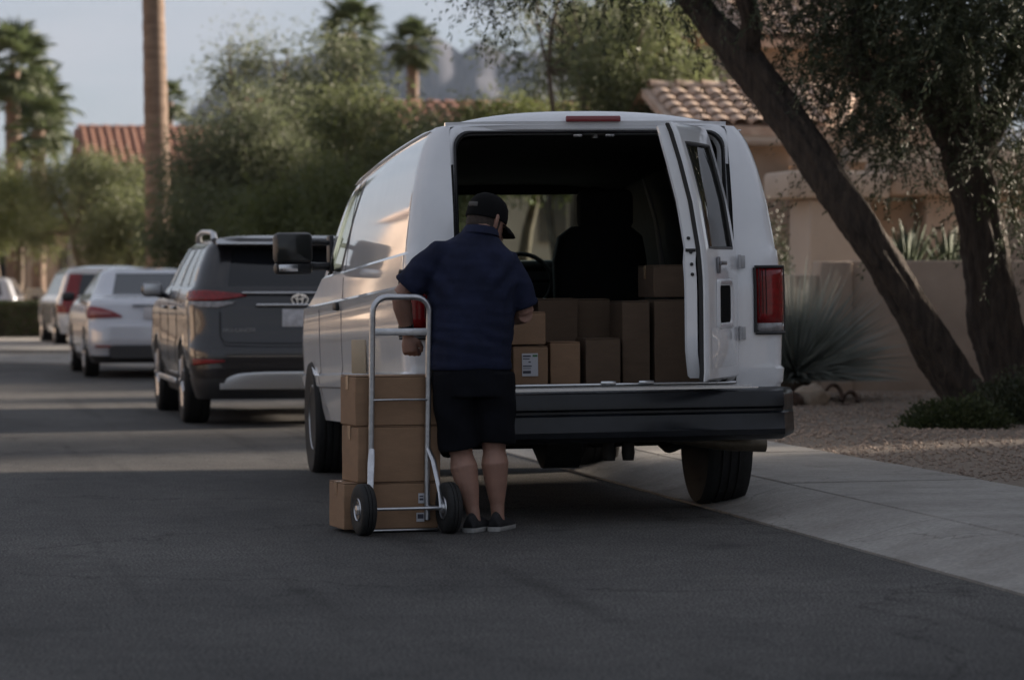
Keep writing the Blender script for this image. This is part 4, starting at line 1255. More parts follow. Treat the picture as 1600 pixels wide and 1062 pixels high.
def hand(b, wrist, d, palm_n, thumb_dir, curl):
    """palm plus five fingers: d points along the hand, palm_n out of the palm"""
    d = d.normalized(); n = palm_n.normalized(); s = d.cross(n).normalized()
    if s.dot(thumb_dir) < 0: s = -s
    b.tube([wrist - d * .03, wrist + d * .01, wrist + d * .045, wrist + d * .088], [(.028, .024), (.031, .025), (.043, .026), (.042, .022)], 12, up=tuple(n))
    for k, (off, ln, r) in enumerate(((.033, .074, .0098), (.011, .082, .0102), (-.012, .076, .0098), (-.034, .060, .0090))):
        p = wrist + d * .080 + s * off
        pts = [p - d * .015]; dirv = d.copy(); seg = ln / 3
        pts.append(p + d * .006)
        ang = 0.0
        for q_ in range(3):
            ang += curl * (.85 + .12 * k)
            v = d * math.cos(ang) + n * math.sin(ang)
            pts.append(pts[-1] + v * seg * (1.12 - .14 * q_))
        b.tube(pts, [r * 1.05, r * 1.05, r, r * .93, r * .78], 8)
    p = wrist + d * .025 + s * .030
    b.tube([p, p + s * .022 + d * .018 + n * .006, p + s * .028 + d * .045 + n * .018, p + s * .018 + d * .070 + n * .026], [.015, .0135, .0115, .009], 8)

B = MB()
head_mesh(B)
B.tube([(.005, .045, 1.42), (.015, .055, 1.49), (.030, .085, 1.545), (.04, .105, 1.58)], [.075, .066, .064, .062], 14)
# trunk core (under the shirt) and hips
B.loft([oval((-.025, .02, .70), .165, .13), oval((-.03, .03, .82), .18, .145), oval((-.03, .045, 1.0), .195, .165), oval((-.025, .045, 1.2), .20, .15), oval((-.015, .035, 1.36), .18, .115), oval((.0, .035, 1.44), .10, .08)])
for S, E in ((LS, LE), (RS, RE)):
    B.tube([S + Vector((.05 if S.x < 0 else -.05, 0, 0)), S, lerp(S, E, .45), E, ], [.048, .050, .052, .047], 14)
B.tube([LE, lerp(LE, LW, .28), lerp(LE, LW, .7), LW], [.047, .050, .038, .029], 14)
B.tube([RE, lerp(RE, RW, .28), lerp(RE, RW, .7), RW], [.047, .049, .037, .029], 14)
hand(B, LW, Vector((.14, .05, -1)), Vector((.30, 1, .1)), Vector((1, -.2, 0)), .92)
hand(B, RW, Vector((-.6, 1, -.05)), Vector((-.6, -.4, -.3)), Vector((0, 0, 1)), .45)
# legs: thigh, knee, calf, ankle, foot root
LHp, LK, LA = Vector((-.125, .02, .74)), Vector((-.085, .03, .42)), Vector((-.015, -.02, .075))
RHp, RK, RA = Vector((.075, .03, .74)), Vector((.085, .06, .44)), Vector((.105, .055, .085))
for H, K, A in ((LHp, LK, LA), (RHp, RK, RA)):
    c1 = lerp(K, A, .28) + Vector((0, -.018, 0)); c2 = lerp(K, A, .62) + Vector((0, -.006, 0))
    B.tube([H, lerp(H, K, .5), K, lerp(K, A, .12), c1, c2, lerp(K, A, .86), A, A + Vector((0, 0, -.04))], [.098, .085, .062, .058, .070, .054, .037, .034, .036], 16)
body_o = remeshed('body', B, .005, M_skin, man, 5)

# short hair: close-cropped shell round the back of the head below the cap
hr = MB(); rings = []
for t, rx, ry, oy in ((-.055, .066, .088, .0), (-.03, .0735, .097, -.003), (.0, .0765, .1005, -.004), (.03, .079, .102, -.005), (.055, .076, .097, -.006)):
    rings.append([HC + HEADROT @ Vector((rx * math.cos(a), ry * math.sin(a) + oy, t)) for a in np.linspace(R(168), R(372), 22)])
hr.loft(rings, cap=False, closed=False)
hair = hr.build('hair', mat('dark_cropped_hair', (.045, .032, .026), .8, var=.4, scale=60, bump=.5, bscale=200), man, smooth=180)
md = hair.modifiers.new('s', 'SOLIDIFY'); md.thickness = .004

# cap: crown, brim, strap opening
cr = MB(); rings = []
for t, rx, ry, oy in ((.012, .0835, .107, -.004), (.020, .085, .109, -.004), (.05, .084, .108, -.004), (.085, .078, .100, -.004), (.112, .063, .082, -.004), (.130, .040, .054, -.004), (.138, .014, .02, -.004), (.139, .002, .002, -.004)):
    rings.append([HC + HEADROT @ Vector((rx * math.cos(2 * math.pi * k / 32), ry * math.sin(2 * math.pi * k / 32) + oy, t + (.012 * math.sin(2 * math.pi * k / 32) if t < .03 else 0))) for k in range(32)])
cr.loft(rings)
cap = cr.build('cap', M_cap, man, smooth=180)
br = MB(); rings = []
for rr, dz in ((.97, .0), (1.25, -.006), (1.55, -.020), (1.72, -.034)):
    ring = []
    for a in np.linspace(R(22), R(158), 17):
        x = .084 * math.cos(a) * (1 + (rr - 1) * .35); y = .108 * math.sin(a) * rr - .004
        sag = -.022 * (abs(math.cos(a)) ** 1.6)
        ring.append(HC + HEADROT @ Vector((x, y, .026 + dz + sag)))
    rings.append(ring)
br.loft(rings, cap=False, closed=False)
brim = br.build('brim', M_cap, cap, smooth=180); md = brim.modifiers.new('s', 'SOLIDIFY'); md.thickness = .005
st = MB(); pts = [HC + HEADROT @ Vector((.087 * math.cos(a), .1115 * math.sin(a) - .004, .052)) for a in np.linspace(R(255), R(290), 9)]
st.tube(pts, [(.003, .011)] * 9, 8).build('strap', mat('grey_cap_strap', (.10, .095, .09), .8), cap)
MB().lathe([(.008, 0), (.007, .005), (0, .007)], HC + HEADROT @ Vector((0, -.004, .138)), 'Z', 10).build('button', M_cap, cap)

# polo shirt: body, sleeves, collar
def shirt_wrinkle(p):
    w = .006 * noise.noise((p.x * 8, p.y * 8, p.z * 9)) + .004 * noise.noise((p.x * 5 + p.z * 14, p.y * 10, p.z * 30))
    waist = math.exp(-((p.z - .93) / .10) ** 2)
    w += waist * .0045 * math.sin(p.z * 62 + 7 * noise.noise((p.x * 5, p.y * 4, p.z * 5)) + p.x * 9) * (.4 + noise.noise((p.x * 7, 3, p.z * 9)))
    pit = math.exp(-((abs(p.x + .02) - .17) / .07) ** 2) * math.exp(-((p.z - 1.27) / .10) ** 2)
    w += pit * .010 * math.sin((p.z * 40 - abs(p.x) * 55))
    return w
T = MB()
T.loft([oval((-.036, .03, .812), .212, .175), oval((-.037, .03, .83), .215, .178), oval((-.038, .035, .92), .214, .186), oval((-.034, .045, 1.02), .218, .190), oval((-.028, .045, 1.14), .226, .182), oval((-.020, .04, 1.25), .232, .165, roll=R(-2)), oval((-.016, .035, 1.345), .226, .142, roll=R(3)), oval((-.008, .035, 1.40), .205, .122, roll=R(5)), oval((.0, .038, 1.445), .158, .102, roll=R(6)), oval((.006, .045, 1.48), .112, .086, roll=R(6)), oval((.014, .055, 1.515), .080, .074, roll=R(5))])
LH = lerp(LS, LE, .80); RH = lerp(RS, RE, .86)
T.tube([Vector((-.10, .02, 1.39)), LS + Vector((.02, 0, .0)), lerp(LS, LE, .4), LH], [.070, .082, .083, .080], 18)
T.tube([Vector((.08, .05, 1.36)), RS + Vector((-.02, 0, 0)), lerp(RS, RE, .45), RH], [.070, .080, .080, .076], 18)
shirt = remeshed('polo_shirt', T, .0085, M_navy, man, 4, shirt_wrinkle)
cl = MB(); rings = []
for z, r, lean in ((1.485, .086, 0), (1.510, .080, .006), (1.528, .077, .010), (1.531, .081, .010), (1.515, .089, .008), (1.492, .097, .002)):
    rings.append([Vector((.018 + r * math.cos(2 * math.pi * k / 28) + .12 * (z - 1.5), .058 + .98 * r * math.sin(2 * math.pi * k / 28) + lean + .35 * (z - 1.5), z - .012 * math.sin(2 * math.pi * k / 28) + .10 * -(r * math.cos(2 * math.pi * k / 28)))) for k in range(28)])
cl.loft(rings, cap=False).build('collar', M_navy, shirt, smooth=180)
for S_, E_, H_, r in ((LS, LE, LH, .0825), (RS, RE, RH, .0795)):
    d_ = (E_ - S_).normalized()
    MB().tube([H_ - d_ * .022, H_ - d_ * .004, H_ + d_ * .004], [r + .001, r + .002, r - .004], 22).build('sleeve_cuff', M_navy, shirt, smooth=60)

# shorts
def shorts_wrinkle(p):
    return .005 * noise.noise((p.x * 14, p.y * 10, p.z * 6)) + .004 * math.sin(p.z * 38 + 4 * noise.noise((p.x * 5, p.y * 5, 2)) + p.x * 12) * math.exp(-((p.z - .58) / .16) ** 2)
Sh = MB()
Sh.loft([oval((-.034, .03, .86), .195, .165), oval((-.030, .025, .76), .205, .172), oval((-.020, .025, .68), .205, .165)])
Sh.loft([oval((-.118, .03, .80), .118, .155), oval((-.112, .03, .66), .114, .140), oval((-.098, .03, .52), .108, .122), oval((-.088, .03, .415), .105, .112, tilt=R(3), roll=R(-8))])
Sh.loft([oval((.078, .04, .80), .112, .155), oval((.086, .045, .66), .112, .138), oval((.092, .055, .54), .104, .120), oval((.094, .06, .445), .102, .112, roll=R(3))])
remeshed('shorts', Sh, .0085, M_shorts, man, 3, shorts_wrinkle)

# shoes
def shoe(A, rz, name='shoe'):
    M = Matrix.Translation((A.x, A.y, 0)) @ Matrix.Rotation(rz, 4, 'Z')
    up = MB(); rings = []
    for y, hw, zt in ((-.075, .022, .07), (-.068, .032, .083), (-.04, .038, .098), (.0, .041, .098), (.05, .043, .085), (.10, .048, .066), (.15, .049, .054), (.19, .040, .045), (.212, .020, .036)):
        rings.append([M @ Vector((hw * math.cos(a) * (1 if math.sin(a) < .5 else .86), y, max(.018, .022 + (zt - .022) * max(0, math.sin(a))))) for a in np.linspace(-.3, math.pi + .3, 13)])
    u = up.loft(rings).build(name, M_shoe, man, smooth=70)
    so = MB(); pl = []
    for y, hw in ((-.083, .018), (-.075, .032), (-.04, .041), (.0, .043), (.06, .045), (.12, .051), (.16, .050), (.20, .038), (.222, .016)): pl.append((hw, y))
    poly = pl + [(-x, y) for x, y in pl[::-1]]
    so.loft([[M @ Vector((x * k, y, z)) for x, y in poly] for z, k in ((.001, .96), (.005, 1.0), (.019, 1.0), (.023, .96))]).build('sole', M_sole, u, smooth=40)
shoe(LA, R(-20)); shoe(RA, R(-16))
# wrist strap
dw = (LW - LE).normalized(); wp = lerp(LE, LW, .80)
MB().tube([wp - dw * .024, wp - dw * .02, wp + dw * .02, wp + dw * .024], [.034, .037, .036, .032], 18).build('wrist_band', M_black, man, smooth=50)

# ------------------------------------------------------------------ hand truck with three boxes
q = P(625, 442, 15.70)
cart = empty('hand_truck', (q.x, q.y, 0), -YAW + R(19))
tag(cart, 'aluminium hand truck with black pneumatic wheels beside the person', 'hand truck')
W2 = .148
ht = MB()
pts = [(-W2, .02, .06), (-W2, .02, .3), (-W2, .0, .7), (-W2, -.015, 1.08)]
arc = [(-W2 + .075 - .075 * math.cos(a), -.02, 1.105 + .075 * math.sin(a)) for a in np.linspace(R(8), R(90), 6)]
left = pts + arc
full = left + [(-x, y, z) for x, y, z in left[::-1]]
ht.tube(full, .0155, 10, flat=.9)
ht.build('frame', M_alu, cart, smooth=60)
MB().box((0, -.012, 1.005), (2 * W2, .012, .036), ch=.003).build('cross_bar', M_alu, cart)
MB().tube([(-W2, .0, .665), (0, -.012, .667), (W2, .0, .665)], [(.011, .006)] * 3, 8).build('cross_bar', M_alu, cart)
for s in (-1, 1):
    MB().tube([(s * W2, .0, .42), (s * (W2 + .015), -.04, .36), (s * (W2 + .035), -.09, .20), (s * (W2 + .04), -.11, .13)], [(.014, .007), (.017, .007), (.015, .007), (.02, .009)], 8).build('wheel_bracket', M_alu, cart, smooth=50)
    MB().tube([(s * W2, .02, .12), (s * (W2 + .03), -.11, .127)], .012, 8).build('wheel_brace', M_alu, cart)
    c = (s * .222, -.11, .128)
    t = MB()
    t.lathe([(.055, -.030), (.085, -.038), (.115, -.036), (.126, -.026), (.129, -.012), (.124, -.009), (.129, -.006), (.129, .006), (.124, .009), (.129, .012), (.126, .026), (.115, .036), (.085, .038), (.055, .030)], c, 'X', 32)
    wh = t.build('wheel', M_rubber, cart, smooth=40)
    MB().lathe([(.058, s * .030), (.055, s * .036), (.046, s * .020), (.028, s * .018), (.022, s * .040), (.0, s * .042)], c, 'X', 24).build('hub', M_alu, wh, smooth=40)
    MB().lathe([(.058, -s * .030), (.055, -s * .036), (.046, -s * .020), (.028, -s * .018), (.022, -s * .040), (.0, -s * .042)], c, 'X', 24).build('hub', M_alu, wh, smooth=40)
MB().tube([(-.215, -.11, .128), (.215, -.11, .128)], .0085, 8).build('axle', M_alu, cart)
MB().box((0, .145, .012), (.40, .27, .010), ch=.003).build('toe_plate', M_alu, cart)

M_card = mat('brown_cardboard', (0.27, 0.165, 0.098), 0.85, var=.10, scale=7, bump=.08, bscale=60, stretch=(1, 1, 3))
M_card_shaded = mat('brown_cardboard_shaded', (0.125, 0.082, 0.053), 0.85, var=.10, scale=7, bump=.08, bscale=60, stretch=(1, 1, 3))  # same cardboard, van interior shade put into the base colour
M_tape = mat('packing_tape', (0.30, 0.19, 0.11), 0.25, var=.1)
M_paper = mat('label_paper', (0.52, 0.52, 0.55), 0.7)
M_ink = mat('label_ink', (0.06, 0.06, 0.08), 0.8)
M_green = mat('label_green', (0.05, 0.16, 0.06), 0.8)

def carton(loc, rz, d, label, m, group, parent_m=None, tape=True, lab=None, tops=True):
    """cardboard box: body with bowed faces, four closed flaps on top, tape; origin at the middle of its base"""
    w, dp, h = d
    b = MB(); n = 5
    bm = bmesh.new(); bmesh.ops.create_cube(bm, size=1)
    bmesh.ops.subdivide_edges(bm, edges=bm.edges[:], cuts=4, use_grid_fill=True)
    for v in bm.verts:
        x, y, z = v.co
        k = .006 * noise.noise((x * 3 + loc[0] * 9, y * 3 + loc[1] * 7, z * 3 + loc[2] * 5))
        v.co = Vector((x * w, y * dp, (z + .5) * h))
        if abs(x) > .49: v.co.x += k * math.cos(z * 3) + math.copysign(.003 * (1 - 4 * z * z) * (1 - 4 * y * y), x)
        if abs(y) > .49: v.co.y += k * math.cos(z * 3) + math.copysign(.003 * (1 - 4 * z * z) * (1 - 4 * x * x), y)
    me = bpy.data.meshes.new('cardboard_box'); bm.to_mesh(me); bm.free()
    o = link_mesh('cardboard_box', me, None, m, 40)
    md = o.modifiers.new('b', 'BEVEL'); md.width = .004; md.segments = 2; md.limit_method = 'ANGLE'
    if loc is not None:
        o.location = loc; o.rotation_euler = (0, 0, rz)
    tag(o, label, 'box', group)
    if tops:
        for s in (-1, 1):
            MB().box((0, s * (dp / 4 + .0005), h + .0045), (w - .004, dp / 2 - .003, .004)).build('top_flap', m, o)
    if tape:
        MB().box((0, 0, h + .0078), (w - .002, .05, .0012)).box((-w / 2 - .0042, 0, h - .03), (.0012, .05, .07)).box((w / 2 + .0042, 0, h - .03), (.0012, .05, .07)).build('tape', M_tape, o)
    if lab:
        for (lx, lz, lw, lh, rows) in lab:
            y = -dp / 2 - .0058
            l = MB().box((lx, y, lz), (lw, .0012, lh)).build('shipping_label', M_paper, o)
            ink = MB()
            for k, (x0, x1, zz, t) in enumerate(rows): ink.box((lx + lw * (x0 + x1) / 2, y - .0012, lz + lh * zz), (lw * (x1 - x0), .001, lh * t))
            if rows: ink.build('print', M_ink, l)
    return o
def cart_pt(x, y, z):
    return cart.matrix_basis @ Vector((x, y, z))
crz = -YAW + R(19)
stk = 'boxes stacked on the hand truck'
lines = [(-.4, .1, .38, .05), (-.4, .2, .28, .03), (-.4, .15, .2, .03), (-.4, .25, .05, .03), (-.4, .3, -.12, .05)]
cart_boxes = [((-.030, .190, .018), (.49, .30, .225), 'cardboard box with two small stickers, lowest on the hand truck'),
              ((.005, .175, .252), (.435, .28, .275), 'tallest cardboard box in the middle of the hand truck stack'),
              ((.000, .178, .536), (.440, .285, .242), 'cardboard box on top of the hand truck stack')]
for k, (c, d, lb) in enumerate(cart_boxes):
    p = cart_pt(*c); p.z = c[2]
    lab = [(.155, .150, .032, .05, [(-.3, .3, .2, .12), (-.3, .3, -.1, .2)]), (.150, .055, .042, .045, [(-.35, .35, .1, .5)])] if k == 0 else None
    carton(p, crz + R((-1.5, .8, -.6)[k]), d, lb, M_card, stk, lab=lab)

# ------------------------------------------------------------------ boxes in the van
van.rotation_mode = 'XYZ'
VM = Matrix.Translation(VAN_L) @ van.rotation_euler.to_matrix().to_4x4()
cgo = 'boxes inside the van'
FZ = .685
def vbox(x, y, d, label, z=FZ, rz=0, m=M_card_shaded, **kw):
    o = carton((0, 0, 0), 0, d, label, m, cgo, **kw)
    o.matrix_world = VM @ Matrix.Translation((x * VSC, y * VSC, z * VSC)) @ Matrix.Rotation(rz, 4, 'Z')
    return o
lab1 = (-.005, .125, .085, .12, [(-.45, .05, .38, .06), (-.45, -.02, .26, .04), (-.1, .05, .12, .05), (-.45, .1, -.06, .05), (-.45, .05, -.16, .03), (-.45, .05, -.32, .12)])
bl = vbox(-.315, -.80, (.185, .24, .215), 'cardboard box with a white shipping label at the van sill', m=M_card, lab=[lab1], tape=False)
for ch in bl.children:
    if ch.name.startswith('shipping_label'):
        MB().box((.022, -.1272, .172), (.026, .001, .010)).build('green_mark', M_green, ch)
vbox(-.322, -.80, (.185, .22, .165), 'cardboard box on top of the one with a white label', z=FZ + .228, m=M_card, rz=R(-1), tape=False)
vbox(-.122, -.76, (.160, .26, .235), 'small cardboard box right of the labelled box at the sill', tape=False, rz=R(-2), m=M_card)
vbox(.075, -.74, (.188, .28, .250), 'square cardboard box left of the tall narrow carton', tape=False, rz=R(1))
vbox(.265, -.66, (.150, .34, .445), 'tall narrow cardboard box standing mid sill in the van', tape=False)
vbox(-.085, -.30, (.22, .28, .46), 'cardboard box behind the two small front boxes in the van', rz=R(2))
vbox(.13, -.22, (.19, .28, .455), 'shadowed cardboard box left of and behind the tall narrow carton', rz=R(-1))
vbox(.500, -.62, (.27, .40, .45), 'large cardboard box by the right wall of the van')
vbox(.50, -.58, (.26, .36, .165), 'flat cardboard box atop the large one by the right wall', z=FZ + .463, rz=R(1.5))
# ------------------------------------------------------------------ vegetation
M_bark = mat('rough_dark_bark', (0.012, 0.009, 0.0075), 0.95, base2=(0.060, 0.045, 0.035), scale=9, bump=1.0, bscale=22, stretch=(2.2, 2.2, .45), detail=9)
M_bark2 = mat('grey_brown_bark', (0.07, 0.052, 0.04), 0.95, base2=(0.14, 0.11, 0.085), scale=6, bump=.8, bscale=16, detail=8)
M_palmbark = mat('palm_trunk_bark', (0.11, 0.075, 0.055), 0.95, base2=(0.20, 0.145, 0.11), scale=3, bump=.6, bscale=9, stretch=(.6, .6, 4), detail=8)
def leaf_mat(name, c, c2, tr=.48): return mat(name, c, .6, base2=c2, scale=2.2, transl=tr, detail=3)
M_leafA = leaf_mat('olive_leaf', (.080, .094, .043), (.150, .163, .083))
M_leafB = leaf_mat('grey_green_leaf', (.086, .100, .058), (.152, .166, .102))
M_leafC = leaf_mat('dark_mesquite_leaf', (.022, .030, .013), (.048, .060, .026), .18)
M_leafD = leaf_mat('bright_green_leaf', (.075, .090, .030), (.140, .155, .060))
M_palm = leaf_mat('palm_frond_leaf', (.060, .080, .036), (.120, .140, .066), .35)
M_sotol = leaf_mat('blue_grey_blade', (.17, .19, .175), (.27, .29, .265), .12)
M_agave = leaf_mat('agave_leaf', (.030, .048, .026), (.070, .095, .052), .1)

def leaf_quads(pos, length, width, droop=0.0, dirs=None):
    n = len(pos)
    d = rng.normal(size=(n, 3)) if dirs is None else dirs + rng.normal(size=(n, 3)) * .45
    d[:, 2] -= droop
    d /= np.linalg.norm(d, axis=1, keepdims=True) + 1e-9
    u = rng.normal(size=(n, 3)); s = np.cross(d, u); s /= np.linalg.norm(s, axis=1, keepdims=True) + 1e-9
    L = (length * (.6 + .8 * rng.random(n)))[:, None]; W = (width * (.6 + .8 * rng.random(n)))[:, None]
    return np.stack([pos, pos + d * L * .45 + s * W, pos + d * L, pos + d * L * .45 - s * W], 1)

def bent(p0, p1, k=6, amp=.12, seed=0):
    p0, p1 = Vector(p0), Vector(p1); L = (p1 - p0).length; pts = []
    for i in range(k + 1):
        t = i / k
        o = Vector((noise.noise((t * 2 + seed, 1.3, seed)), noise.noise((t * 2 + seed, 7.7, seed)), noise.noise((t * 2, seed, 4.1)) * .5)) * amp * L * math.sin(math.pi * t)
        pts.append(p0.lerp(p1, t) + o)
    return pts

def crown_tree(name, label, base, height, rx, ry, crown_lo, n_clump, n_leaf, m_leaf, leaf=(.12, .015), lean=(0, 0), trunk_r=.16, stems=2, group='yard trees', droop=.5, seed=0, csize=.42, cat='tree', airy=0.0):
    """multi-stem desert tree: stems and limbs (trunk), clumped small leaves (crown)"""
    rs = random.Random(seed); t = empty(name, base); tag(t, label, cat, group)
    tr = MB(); cl = []
    zc = (crown_lo + height) / 2; hz = (height - crown_lo) / 2
    for k in range(n_clump):
        while True:
            x, y, z = rs.uniform(-1, 1), rs.uniform(-1, 1), rs.uniform(-1, 1)
            r2 = x * x + y * y + z * z
            if r2 < 1 and r2 > .12: break
        bulge = 1 + .25 * noise.noise((x * 2 + seed, y * 2, z * 2 + seed))
        if z < 0: bulge *= 1 + .1 * z
        cl.append(Vector((lean[0] + x * rx * bulge, lean[1] + y * ry * bulge, zc + z * hz * bulge)))
    tops = []
    for s in range(stems):
        a = 2 * math.pi * s / stems + rs.random()
        top = Vector((lean[0] * .6 + math.cos(a) * rx * .35, lean[1] * .6 + math.sin(a) * ry * .35, crown_lo + hz * .5))
        b0 = Vector((math.cos(a) * trunk_r * .6, math.sin(a) * trunk_r * .6, -.1))
        pts = bent(b0, top, 6, .12, seed + s); tops.append(top)
        tr.tube(pts, [lerp(trunk_r, trunk_r * .42, i / 6) for i in range(7)], 9)
    for k, c in enumerate(cl):
        if k % 3 == 0:
            tp = min(tops, key=lambda q: (q - c).length); L = (c - tp).length
            tr.tube(bent(tp, c, 5, .18, seed + k), [lerp(trunk_r * .34, .012, i / 5) for i in range(6)], 6)
    tr.build('trunk', M_bark2, t, smooth=60)
    per = max(1, n_leaf // n_clump); P_ = []; D_ = []
    for c in cl:
        sz = csize * rs.uniform(.6, 1.35)
        p = rng.normal(size=(per, 3)) * np.array([sz, sz, sz * .8]) * .55
        P_.append(p + np.array(c)[None]); D_.append(p / (np.linalg.norm(p, axis=1, keepdims=True) + 1e-6))
    pos = np.concatenate(P_); dirs = np.concatenate(D_)
    me = quads_mesh('crown', leaf_quads(pos, leaf[0], leaf[1], droop, dirs))
    link_mesh('crown', me, t, m_leaf)
    return t

def gpt(px, depth, z=.12):
    q = P(px, 442, depth); return (q.x, q.y, z)

# mass on the left beyond the hedge
TG = 'trees along the far side of the street'
crown_tree('mesquite_tree', 'round olive green mesquite crown above the white wagon', gpt(150, 76), 4.2, 1.9, 1.7, 1.7, 60, 26000, M_leafA, seed=11, group=TG)
crown_tree('mesquite_tree', 'olive green mesquite at the left edge under the palms', gpt(12, 80), 4.3, 2.0, 1.8, 1.7, 60, 24000, M_leafD, seed=12, group=TG)
crown_tree('mesquite_tree', 'low olive tree between the tall palm trunk and the wagon', gpt(218, 72), 3.4, 1.3, 1.4, 1.3, 36, 15000, M_leafA, seed=13, group=TG)
# mass in the middle, behind the suv and the van
crown_tree('acacia_tree', 'broad grey green tree right of the tall palm trunk', gpt(395, 53), 4.4, 1.35, 1.7, 1.0, 72, 34000, M_leafB, seed=21, group=TG, csize=.46)
crown_tree('acacia_tree', 'tallest grey green tree, in front of the left mountain slope', gpt(475, 56), 5.6, 1.5, 1.6, 1.5, 76, 36000, M_leafB, seed=22, group=TG, csize=.42)
crown_tree('acacia_tree', 'bushy olive tree standing over the van roof line', gpt(580, 51), 4.5, 1.35, 1.5, .8, 70, 34000, M_leafA, seed=23, group=TG, csize=.44)
crown_tree('acacia_tree', 'low green shrub tree just behind the van nose', gpt(500, 47), 2.9, 1.6, 1.1, .4, 46, 22000, M_leafD, seed=24, group=TG)
crown_tree('acacia_tree', 'low olive shrub tree behind the suv roof', gpt(345, 50), 2.6, 1.2, 1.1, .4, 40, 18000, M_leafA, seed=25, group=TG)
crown_tree('acacia_tree', 'grey green bush rising just over the van roof centre', gpt(680, 57), 4.1, 1.2, 1.2, 2.2, 46, 15000, M_leafB, seed=26, group=TG)
crown_tree('bare_tree', 'thin feathery treetop against the sky above the mountain', gpt(405, 64), 6.6, 1.7, 1.4, 3.6, 46, 2000, M_leafB, seed=27, group=TG, leaf=(.10, .014), csize=.5, trunk_r=.09)
# right of the brake lamp: palo verde with gaps
crown_tree('palo_verde_tree', 'feathery palo verde left of the leaning trunk top', gpt(975, 58), 6.6, 1.7, 1.6, 2.2, 80, 25000, M_leafA, seed=31, group=TG, csize=.40)
crown_tree('palo_verde_tree', 'green palo verde crown hanging before the house roof', gpt(1015, 46), 5.4, .95, 1.2, 2.6, 60, 20000, M_leafA, seed=32, group=TG, csize=.36)
crown_tree('palo_verde_tree', 'airy sprays of a palo verde at the middle top edge', gpt(880, 50), 6.3, 1.3, 1.2, 3.9, 44, 3600, M_leafB, seed=33, group=TG, csize=.4, leaf=(.11, .016), trunk_r=.08)
crown_tree('palo_verde_tree', 'green bush crown above the middle of the van roof', gpt(800, 55), 4.3, 1.25, 1.2, 2.7, 44, 12000, M_leafD, seed=34, group=TG, csize=.40)
crown_tree('palo_verde_tree', 'low dark green shrub crown at the red brake lamp', gpt(925, 52), 3.9, 1.3, 1.2, 2.6, 44, 13000, M_leafD, seed=35, group=TG, csize=.40)

# ------------------------------------------------------------------ near twin mesquites on the right
def gnarl(pts, rad, n=52, sub=18, amp=.17):
    """rough trunk: finer path, rings pushed in and out so that the bark reads as ridges"""
    P_ = [Vector(p) for p in pts]; rr = list(rad); path = []; rs_ = []
    m = len(P_)
    for i in range(m - 1):
        p0, p1, p2, p3 = P_[max(0, i - 1)], P_[i], P_[i + 1], P_[min(m - 1, i + 2)]
        for k in range(sub):
            t = k / sub
            path.append(.5 * ((2 * p1) + (p2 - p0) * t + (2 * p0 - 5 * p1 + 4 * p2 - p3) * t * t + (3 * p1 - p0 - 3 * p2 + p3) * t ** 3))
            rs_.append(lerp(rr[i], rr[i + 1], t))
    path.append(P_[-1]); rs_.append(rr[-1])
    mb = MB(); rings = []; prev = None
    for i, p in enumerate(path):
        t = (path[min(i + 1, len(path) - 1)] - path[max(i - 1, 0)]).normalized()
        ref = prev if prev is not None else Vector((0, 1, 0))
        a = t.cross(ref).normalized(); b = a.cross(t).normalized(); prev = b
        ring = []
        for k in range(n):
            th = 2 * math.pi * k / n
            f = 1 + amp * (noise.noise((math.cos(th) * 2.2, math.sin(th) * 2.2, i * .07)) * 1.3 - 1.1 * abs(noise.noise((math.cos(th) * 6 + .05 * i, math.sin(th) * 6, i * .13))) - .5 * abs(noise.noise((math.cos(th) * 13, math.sin(th) * 13, i * .4))) + .3)
            ring.append(p + (a * math.cos(th) + b * math.sin(th)) * rs_[i] * f)
        rings.append(ring)
    return mb.loft(rings)

def sprays(anchors, length, n_leaf, leaf, droop=.8):
    """fine drooping twigs with rows of leaflets"""
    tw = []; lf = []; ld = []
    for a in anchors:
        a = np.array(a); d = rng.normal(size=3); d[2] = d[2] * .5 - .35; d /= np.linalg.norm(d)
        L = length * (.6 + .8 * rng.random()); t = np.linspace(0, 1, n_leaf)
        pts = a[None] + d[None] * (t * L)[:, None]; pts[:, 2] -= droop * L * t ** 2 * .6
        pts += rng.normal(size=pts.shape) * .03 * L
        lf.append(pts); ld.append(np.repeat(d[None], n_leaf, 0))
    return np.concatenate(lf), np.concatenate(ld)

def near_tree(name, label, limbs, anchors, base, seed, n_spray, length):
    t = empty(name, base); tag(t, label, 'tree', 'twin trees in the gravel yard')
    bv = Vector(base); tr = MB()
    for pts, rad in limbs:
        q_ = gnarl([Vector(p) - bv for p in pts], rad)
        tr.add(q_.v, q_.f)
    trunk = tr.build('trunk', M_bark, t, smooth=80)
    tw = MB(); A = []
    rs = random.Random(seed)
    ends = []
    for c, (sx, sy, sz), k in anchors:
        c = Vector(c) - bv
        for i in range(int(k * 2.2)):
            A.append((c.x + rs.gauss(0, sx), c.y + rs.gauss(0, sy), c.z + rs.gauss(0, sz)))
        # a branch from the nearest limb point out to this part of the crown
        near = min((Vector(p) - bv for pts, _ in limbs for p in pts[1:]), key=lambda p: (p - c).length)
        tw.tube(bent(near, c, 6, .2, seed), [lerp(.045, .014, i / 6) for i in range(7)], 6)
        for q2 in range(5):
            e = Vector((c.x + rs.gauss(0, sx), c.y + rs.gauss(0, sy), c.z + rs.gauss(0, sz)))
            tw.tube(bent(c, e, 4, .2, seed + q2), [lerp(.016, .004, i / 4) for i in range(5)], 5)
    tw.build('branches', M_bark, t, smooth=60)
    pos, dr = sprays(A, length, 66, None)
    me = quads_mesh('crown', leaf_quads(pos, .048, .0068, .35, dr))
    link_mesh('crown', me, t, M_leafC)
    return t

